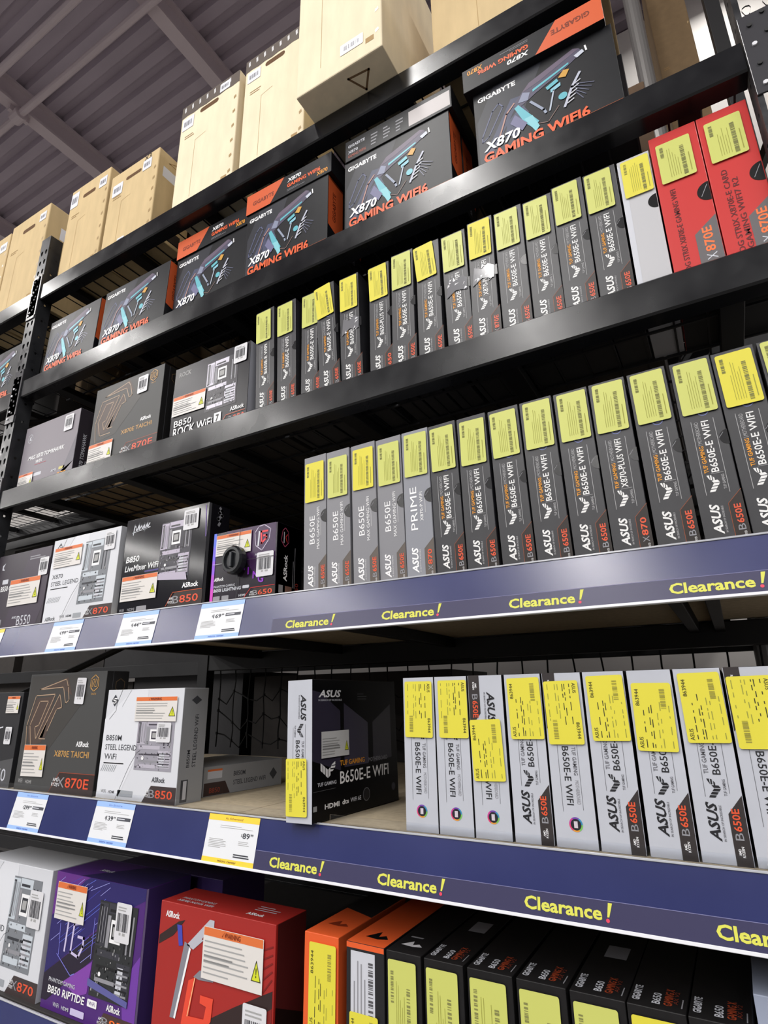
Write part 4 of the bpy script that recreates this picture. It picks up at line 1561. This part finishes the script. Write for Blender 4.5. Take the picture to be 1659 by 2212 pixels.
# ---- large dark boxes on the second shelf
MECHB = M((22, 23, 27), .42, noise=.15, nscale=30, spec=.24)
DR = [(-2.160, .030, .318, .258, 'leftmost large dark box with orange lettering beside the left post'),
      (-1.812, .030, .348, .260, 'second large dark box with orange lettering from the left post'),
      (-1.452, .055, .326, .262, 'third large dark box from the left post, the flat orange-ended box on it is shaded'),
      (-1.104, .030, .314, .262, 'fourth large dark box with orange lettering, under the bright orange-ended flat box'),
      (-.732, .030, .326, .262, 'large dark box under the flat box with a pale grey label'),
      (-.338, .030, .338, .262, 'biggest looking dark box at the upper right, under a flat box printed upside down')]
for i, (x, y, W, H, lab) in enumerate(DR):
    pbox(x, y, DECK_D, W, .078, H, MECHB, lab, 'large dark boxes with orange lettering',
         prints=[('front_print', 'front', 'mech', lambda: fr_mech(W, H)), ('side_print', 'right', 'mech', lambda: side_mech(.078, H))], rx=math.radians(-1.0) if i < 2 else 0)
    if i >= 1:
        pbox(x + .004 + .01 * (i % 2), y + .086, DECK_D, W - .004, .078, H + .004, MECHB, ['', 'dark box mostly hidden behind the second large dark box from the left post',
             'dark box mostly hidden behind the third large dark box from the left post', 'dark box with reddish side showing behind the fourth large dark box',
             'dark box with orange side showing behind the one with a pale grey label on top', 'dark box hidden behind the biggest looking dark box'][i], 'dark boxes in second row',
             prints=[('side_print', 'right', 'mech2', lambda: side_mech(.078, H))])
DT = [(-1.452, .050, .330, .2625, .076, False, 'flat dark box with orange end lying on the third large dark box', 'a'),
      (-1.107, .026, .330, .2625, .076, False, 'flat dark box with bright orange end lying on the fourth large dark box', 'a'),
      (-.728, .026, .334, .2625, .076, False, 'flat black box with a pale grey label lying left of the biggest looking dark box', 'b'),
      (-.356, .012, .345, .2625, .076, True, 'flat dark box lying upside down with orange end at its right', 'a')]
for x, y, W, dz, H, fl, lab, k in DT:
    pbox(x, y, DECK_D + dz, W, .26, H, MECHB, lab, 'flat dark boxes lying on top',
         prints=[('front_print', 'front', ('flat', fl, k), lambda: (fr_mech_flat if k == 'a' else fr_mech_flat_dark)(W, H, fl))])
pbox(-2.660, .03, DECK_D - .03, .334, .078, .262, MECHB, 'dark box with orange lettering left of the perforated post, cut by the left edge',
     prints=[('front_print', 'front', 'mech', lambda: fr_mech(.334, .262))])

# ---- row at the bottom, below the middle price rail
t = pbox(-1.985, YF, DECK_F, .343, .135, .292, STEELW, 'white box with dark circuit board picture, cut by the lower left corner',
         prints=[('front_print', 'front', 'steel3', lambda: fr_steel(.343, .292, 'X870', ['X870', 'STEEL LEGEND'], '870', 'X', 2))],
         stick=[bar(.262, .155, .058, .085, 0, 3)])
t = pbox(-1.622, YF, DECK_F, .347, .135, .295, M((74, 36, 112), .36), 'purple box with dark circuit board picture, between the white and the red box',
         prints=[('front_print', 'front', 'rip', lambda: fr_riptide(.347, .295)),
                 ('side_print', 'right', 'rip', lambda: (lambda p: (p.rect(.004, .001, .134, .294, M((58, 46, 104), .4), 1), p.rect(.0, .0, .006, .295, M((150, 140, 190), .35), 2), p)[-1])(Pr())),
                 ('top_print', 'top', 'rip', lambda: (lambda p: (p.poly([(.1, .001), (.346, .001), (.346, .134), (.2, .134)], M((36, 27, 72), .4), 1), p.text('ASRock', .10, .05, .05, .014, LGREY, b=.02), p)[-1])(Pr()))],
         stick=[warn(.014, .192, .120, .082, 0, 4), bar(.252, .178, .054, .080, 0, 9)])
t = pbox(-1.222, YF, DECK_F, .338, .100, .281, M((158, 40, 36), .4), 'red box with large orange and silver emblem and a warning label',
         prints=[('front_print', 'front', 'red', lambda: fr_red(.338, .281)), ('top_print', 'top', 'red', lambda: top_red(.338, .1)),
                 ('side_print', 'right', 'red', lambda: (lambda p: (p.rect(.006, .001, .099, .280, M((70, 26, 28), .42), 1), p.poly([(.006, .001), (.099, .001), (.099, .10), (.006, .14)], BLK, 2), p)[-1])(Pr()))],
         stick=[warn(.142, .158, .168, .094, math.radians(0), 5), bar(.262, .040, .062, .098, 0, 2)])
pbox(-1.600, .20, DECK_F, .40, .16, .283, M((60, 44, 96), .4), 'dark violet box standing behind the purple and red boxes', None)
OB = M((222, 92, 44), .42)
t = pbox(-.812, YF, DECK_F, .0800, .27, .282, OB, 'orange slim box with one yellow sticker, right of the red box', 'orange boxes',
         prints=[('front_print', 'front', 'o1', lambda: (lambda p: (p.poly([(.02, 0), (.08, 0), (.08, .12), (.05, .115)], BLKM, 1), p)[-1])(Pr())),
                 ('top_print', 'top', 'o1', lambda: (lambda p: (p.poly([(0, .15), (.08, .12), (.08, .27), (0, .27)], BLKM, 1), p.art([[(.1, .1), (.45, .9), (.55, .3), (.75, .55), (.95, .2), (.6, 0)]], .012, .05, .055, .03, M((130, 46, 22), .45)), p)[-1])(Pr()))],
         stick=[price(.014, .118, .062, .150, 'plain', True, seed=15)])
t = pbox(-.714, YF, DECK_F, .0815, .30, .281, BLKM, 'slim black box with orange top and white label above a yellow sticker', 'orange boxes',
         prints=[('top_print', 'top', 'o2', lambda: (lambda p: (p.rect(.0005, .0005, .081, .2995, OB, 1), p.art([[(.1, .1), (.45, .9), (.55, .3), (.75, .55), (.95, .2), (.6, 0)]], .016, .03, .055, .04, BLK), p)[-1])(Pr())),
                 ('front_print', 'front', 'o2', lambda: (lambda p: (p.rect(.0005, .272, .081, .2805, OB, 1), p.rect(.010, .155, .062, .268, LGREY, 2), p.barcode(.048, .165, .09, .010, DGREY, 90, n=20, ly=3), p.fine(.014, .16, .10, .03, 4, GREY, 90, ly=3), p)[-1])(Pr()))],
         stick=[price(.009, .07, .060, .105, 'plain', True, seed=16)])
GB = M((28, 27, 28), .4, noise=.15, nscale=40, spec=.25)  # box colour lowered to paint in shade from the shelf above
FR = [(-.628, .0700), (-.552, .0735), (-.471, .0785), (-.386, .0795), (-.301, .0815), (-.2175, .0800), (-.1355, .0800)]
for i, (x, W) in enumerate(FR):
    lab = ['slim black box with silver winged mark on its top, right of the orange-topped box'] + ['slim black box in the bottom row, %s one right of the orange topped box' % o for o in ('second', 'third', 'fourth', 'fifth', 'sixth', 'seventh')]
    pr_ = [('top_print', 'top', ('aor' if i == 0 else 'gig', i), (lambda: top_aorus(W, .3, 0, 0)) if i == 0 else (lambda: top_gig(W, .3, i)))]
    pbox(x, YF, DECK_F, W, .30, .281, GB, lab[i], 'slim black boxes in the bottom row', prints=pr_,
         stick=[price(.005, .281 - .19, W * .80, .178, 'code', i >= 5, seed=i)])
pbox(-.0490, YF - .005, DECK_F, .07, .30, .325, M((150, 158, 178), .42), 'bluish grey box edge at the lower right corner')


# ------------------------------------------------------------------ cardboard cartons on the top shelf
def kraft_box(x, y, z, W, D, H, label, mat=KRAFT, tape_top=False, slot=True, labels=(), glyph=None, side=None, bottom=False, rz=0, group='brown cartons on the top shelf', mark=None):
    t = thing('cardboard_carton', label, 'carton', (x, y, z), rz=rz, group=group)
    link('carton', carton_mesh(W, D, H, mat, .004), t)
    p = Pr()
    if slot:
        p.rrect(W * .34, H * .835, W * .66, H * .875, H * .019, M((96, 66, 36), .8), 2)
    r = random.Random(int(abs(x) * 1000))
    p.fine(W * .1, H * .66, W * .2, .02, 2, M((150, 118, 74), .8), seed=int(abs(x) * 100))
    p.line([(W * .30, H * .10), (W * .30, H * .60), (W * .48, H * .62)], .0012, M((176, 146, 98), .8))
    for q in range(6):
        v = H * (.1 + .13 * q)
        p.poly([(W * .93, v), (W * .97, v + .006), (W * .96, v + .018), (W * .925, v + .012)], M((176, 150, 110), .3), 2)
    p.rect(W * .82, H * .07, W * .91, H * .10, M((170, 140, 96), .8), 2)
    if mark:
        p.text(mark, W * .70, H * .93, W * .14, .026, M((60, 48, 36), .7), ly=3, b=.01)
    if p.f:
        link('printing', p.mesh('printing', 'front', W, D, H), t)
    if tape_top:
        p = Pr()
        n_ = 9
        top = [(W * i / n_, H * .998) for i in range(n_ + 1)]
        low = [(W * (n_ - i) / n_, H - .056 - .004 * (i % 2)) for i in range(n_ + 1)]
        p.poly(top + low, GTAPE, 2)
        for i in range(7):
            a = W * (.05 + .13 * i)
            p.poly([(a, H - .035), (a + .008, H - .03), (a + .006, H - .008), (a - .002, H - .012)], M((220, 220, 222), .2), 3)  # pale slivers paint glints onto the tape
        link('packing_tape', p.mesh('packing_tape', 'front', W, D, H), t)
    for (u, v, w, h) in labels:
        p = Pr()
        p.rrect(0, 0, w, h, .003, M((226, 228, 236), .45), 0)
        p.barcode(w * .15, h * .3, w * .7, h * .4, GREY, n=10)
        o = link('shipping_label', p.mesh('shipping_label', 'front', W, D, H), t, (u, -.0012, v))
    if side:
        p = Pr()
        if 'label' in side:
            p.rect(D * .15, H * .70, D * .85, H * .82, M((220, 222, 230), .45), 1)
        if 'mark' in side:
            p.rect(D * .1, .02, D * .8, H * .17, M((50, 42, 36), .7), 1)
            p.text('M', D * .25, .04, .05, .05, M((200, 172, 122), .8), ly=2, b=.05)
        p.line([(D * .3, H * .90), (D * .5, H * .95), (D * .7, H * .90)], .004, M((160, 130, 84), .8), 1, True)
        link('side_printing', p.mesh('side_printing', 'right', W, D, H), t)
    if bottom:
        p = Pr()
        p.line([(W * .56, .03), (W * .78, .035), (W * .66, .08)], .006, M((120, 94, 66), .8), 1, True)
        p.line([(0, .09), (W, .09)], .002, M((150, 120, 80), .8), 1)
        link('base_printing', p.mesh('base_printing', 'bottom', W, D, H), t)
    return t


kraft_box(-2.94, YF, DECK_E - .012, .275, .42, .515, 'brown carton cut by the left edge, beyond the left post', labels=[(.20, .42, .06, .05)])
kraft_box(-2.653, YF, DECK_E - .012, .306, .42, .535, 'brown carton just left of the post, white label on its right side', labels=[(.235, .455, .05, .045)], side=('label',))
kraft_box(-2.178, YF, DECK_E, .265, .17, .487, 'brown carton just right of the left post, white square at its upper corner', labels=[(.200, .40, .05, .05), (.005, .385, .052, .08)])
kraft_box(-1.892, YF, DECK_E, .290, .17, .408, 'shorter brown carton with wide handle slot and dark printed side', labels=[(.02, .29, .062, .06), (.20, .33, .05, .05), (.10, .03, .04, .02)], side=('label', 'mark'), mark='X3')
kraft_box(-1.489, YF, DECK_E, .296, .17, .528, 'tall brown carton with taped dark top edge and handle slot', mat=KRAFT_LIT, tape_top=True, labels=[(.01, .40, .06, .06), (.20, .475, .05, .04)])
kraft_box(-1.163, YF, DECK_E, .272, .17, .538, 'tall brown carton with a bluish label, left of the overhanging one', mat=KRAFT_LIT, tape_top=True, labels=[(.012, .42, .06, .05)])
kraft_box(-.8265, -.086, DECK_E + .0005, .290, .40, .62, 'large carton hanging out over the beam, its underside in view', mat=KRAFT_LIT, slot=False, bottom=True, labels=[(.155, .055, .075, .04)])
kraft_box(-.440, YF, DECK_E, .448, .42, .45, 'wide carton at the top right, only its lower part in view', slot=False)

DKC = [M((44, 40, 38), .7, noise=.1), M((36, 35, 37), .6, noise=.1), M((52, 47, 44), .7, noise=.1)]  # dark tones for cartons added to darken the depth of the rack
# ------------------------------------------------------------------ stock seen through the rack, with filler cartons added to darken the decks
for (x, y, z, W, D, H, c_, lab) in ((-.045, .80, DECK_D, .115, .28, .95, (92, 72, 54), 'tall dark brown carton left of the grey pole at the top right'),
                                    (-.70, .30, DECK_D, .60, .74, .36, (74, 58, 42), 'brown filler carton at the back of the second shelf, middle'),
                                    (-1.36, .32, DECK_D, .62, .72, .36, (74, 58, 42), 'brown filler carton at the back of the second shelf, third from the right'),
                                    (-1.90, .32, DECK_D, .50, .72, .34, (92, 74, 50), 'brown filler carton at the back of the second shelf near the left post'),
                                    (-2.215, .20, DECK_D, .30, .82, .33, (92, 74, 50), 'brown filler carton at the back of the second shelf, beside the left post'),
                                    (-2.21, .20, DECK_C, .50, .82, .30, (110, 90, 62), 'brown carton at the back behind the mid-grey box')):
    kraft_box(x, y, z, W, D, H, lab, mat=M(c_, .8, noise=.08), slot=False, group='cartons at the back of the rack')  # second shelf fillers run deep to cover bright gaps seen through the wire
pbox(-3.62, .20, DECK_D - .03, 1.30, .82, .34, DKC[0], 'added dark carton covering a bright gap in the neighbouring bay behind the box cut by the left edge', cat='carton', name='added_dark_carton')  # added to darken a bright gap under the neighbouring deck
for i, (x, W) in enumerate(((-1.70, .66), (-1.03, .50), (-.52, .50))):  # dark cartons added to block light coming through the wire deck
    pbox(x, .32 if i else .14, DECK_C, W, .72 if i else .90, .33, DKC[i], 'shadowed dark carton at the back of the red boxes\' shelf, %s from left' % ordn[i], 'added dark cartons at the back', cat='carton', name='added_dark_carton')
for i in range(4):  # second row added to block light; underside shade put into its dark colour
    pbox(-2.19 + i * .535, .215 if i < 2 else .46, DECK_E, .52, .84 if i < 2 else .58, .36, M((52, 34, 32), .7, noise=.1), 'added dark brown light-blocking carton behind the front cartons on the top shelf',
         'added light-blocking cartons on the top shelf', cat='carton', name='added_dark_carton')
kraft_box(.165, 1.32, 2.672, .155, .4, 2.4, 'tall dull brown carton on the rack behind, top right', mat=M((120, 98, 70), .8, noise=.08), slot=False, group=None)
m = MB()
for i, (x, H) in enumerate(((.085, .30), (.150, .33))):
    t = pbox(x, .82, DECK_A, .055, .27, H, BLKM, ['black box with white lettering at the back, behind the slim black boxes at right', 'black box with dull red marks at the back right corner of that shelf'][i],
             prints=[('spine_print', 'front', i, lambda: (lambda p: (p.text('STRIX X870', .004, .06, .2, .012, GREY, 90), p.rect(.03, .12, .045, .16, M((120, 40, 36), .4)), p)[-1])(Pr()))])
for i, x in enumerate((-2.05, -1.9, -1.75)):
    pbox(x, .70, DECK_A, .13, .25, .34, M((56, 56, 60), .5), 'dark grey box at the back behind the white and dark boxes, %s from left' % ordn[i], 'dark boxes at the back')


# ------------------------------------------------------------------ rack back to back with this one, added to carry dark backing cartons
for z, lab in ((.74, 'dark board of the rear rack behind the purple and red boxes'), (1.225, 'dark board of the rear rack behind the silver boxes'),
               (1.70, 'dark board of the rear rack behind the slim black boxes'), (2.21, 'dark board of the rear rack behind the red boxes\' shelf'), (2.67, 'dark board of the rear rack behind the large dark boxes')):
    t = thing('rear_shelf', lab, 'shelf', (-9.2, 1.26, z))
    m = MB()
    m.box((0, .0, -.02), (9.75, .62, 0), STEEL2)
    m.build('board_panel', t, bev=.001)
    m = MB()
    m.box((0, -.03, -.07), (9.75, -.001, 0), STEEL2)
    m.build('edge_beam', t, bev=.002)
for z, H, spans, lab in ((.74, .40, ((-3.4, -2.5), (-2.45, -1.6), (-1.55, -.8), (-.75, .1)), 'bottom row'), (1.225, .42, ((-7.4, -6.25), (-6.2, -5.05), (-5.0, -3.95), (-3.9, -3.1), (-3.05, -2.2), (-2.15, -1.05)), 'silver boxes'),
                         (1.70, .46, ((-7.5, -6.4), (-6.35, -5.3), (-5.25, -4.35), (-4.3, -3.4), (-3.35, -2.4), (-2.35, -1.5), (-1.45, -.75), (-.7, .02)), 'slim black boxes'),
                         (2.21, .40, ((-4.6, -3.7), (-3.65, -2.7), (-2.65, -1.6), (-1.55, -.7), (-.65, .0)), 'red boxes\' shelf')):
    for i, (a, b) in enumerate(spans):  # dark backing cartons added; bottom row's colour darkened further for shade
        pbox(a, 1.30 + .03 * (i % 2), z, b - a, .45, H - .03 * (i % 2), DKC[i % 3] if z > .8 else M((25, 23, 23), .7), 'added dark backing carton on the rear rack behind the %s, %s from left' % (lab, ordn[i]),
             'added dark backing on the rear rack', cat='carton', name='added_dark_carton')

# ------------------------------------------------------------------ price tags and clearance strips on the rails
def price_tag(x, z_top, w, h, dollars, cents, colour, label, head=None):
    t = thing('price_tag', label, 'price tag', (0, 0, 0), group='price tags on the rails')
    p = Pr()
    p.rect(0, 0, w, h, M((216, 218, 222), .4), 0)
    bd = {'blue': M((150, 182, 236), .4), 'yellow': M((244, 200, 64), .4)}[colour]
    p.rect(0, 0, w, h * .10, bd, 1)
    p.rect(0, h * .87, w, h, bd, 1)
    dk = M((50, 52, 60), .5)
    if head:
        p.text(head, w * .34, h * .905, w * .34, h * .05, M((120, 100, 50) if colour == 'yellow' else (90, 120, 190), .5))
    p.text('micro center', w * .32, h * .025, w * .36, h * .05, M((110, 90, 40) if colour == 'yellow' else (70, 100, 180), .5), b=.02)
    px = .72 if colour == 'yellow' else .34
    p.text('$', w * (px - .03), h * .58, w * .025, h * .06, dk)
    p.text(dollars, w * px, h * .55, w * .045 * (len(dollars) + 1), h * .115, dk, b=.015)
    p.text(cents, w * (px + .045 * (len(dollars) + 1) + .01), h * .61, w * .055, h * .05, dk, b=.01)
    if colour == 'blue':
        p.rect(w * .62, h * .58, w * .96, h * .66, M((70, 72, 80), .5), 1)
        p.fine(w * .64, h * .595, w * .30, h * .05, 1, LGREY, thick=.5, ly=3)
    p.fine(w * .26, h * .72, w * .68, h * .08, 2, TXTG, thick=.2)
    p.fine(w * .08, h * .30, w * .42, h * .20, 6, TXTG, seed=3, thick=.3)
    p.fine(w * .66, h * .40, w * .28, h * .10, 3, TXTG, seed=4, thick=.3)
    p.fine(w * .60, h * .14, w * .34, h * .09, 2, dk, seed=5, thick=.55)
    card = link('card', p.mesh('card', 'front', w, .001, h), t)
    on_rail(t, x, z_top, -.0455)
    return t


price_tag(-1.770, 1.736, .146, .091, '199', '99', 'blue', 'blue-banded price tag on the upper rail, leftmost of three', None)
price_tag(-1.446, 1.736, .146, .091, '144', '99', 'blue', 'blue-banded price tag in the middle of the three on the upper rail', None)
price_tag(-1.142, 1.736, .146, .091, '169', '99', 'blue', 'blue-banded price tag on the upper rail below the small purple box', None)
price_tag(-2.185, 1.736, .146, .091, '99', '99', 'yellow', 'yellow-banded price tag cut by the left edge on the upper rail', 'As Advertised')
price_tag(-1.818, 1.263, .147, .091, '299', '99', 'blue', 'blue-banded price tag at the left end of the middle rail', 'In-Store')
price_tag(-1.461, 1.263, .147, .091, '139', '99', 'blue', 'blue-banded price tag on the middle rail below the white box', 'In-Store')
price_tag(-1.064, 1.263, .147, .091, '89', '99', 'yellow', 'yellow-banded price tag on the middle rail', 'As Advertised')


def strip(x0, x1, z_top, spots, label):
    t = thing('clearance_strip', label, 'shelf label', (0, 0, 0))
    w, h = x1 - x0, .0335
    p = Pr()
    p.rect(0, 0, w, h, STRIPB, 0)
    p.line([(0, h), (w, h)], .0008, M((120, 120, 160), .4), 1)
    o = link('strip', p.mesh('strip', 'front', w, .001, h), t)
    for s in spots:
        q = Pr(ox=s - x0)
        lm = M((208, 208, 84), .45)
        q.text('Clearance', 0, .0075, .1190, .0185, lm, b=.028, ly=2)
        q.poly([(.1262, .0128), (.1290, .0128), (.1345, .0310), (.1285, .0310)], lm, 2)
        q.disc(.1268, .0085, .0027, M((214, 64, 90), .45), 2, n=12)
        link('clearance_lettering', q.mesh('clearance_lettering', 'front', w, .001, h), t)
    on_rail(t, x0, z_top, -.0455)
    return t


strip(-.897, .200, 1.736, (-.857, -.606, -.336, -.068), 'blue strip repeating yellow lettering along the upper price rail')
strip(-.917, .200, 1.263, (-.876, -.622, -.349, -.079), 'navy strip repeating yellow lettering along the middle price rail')
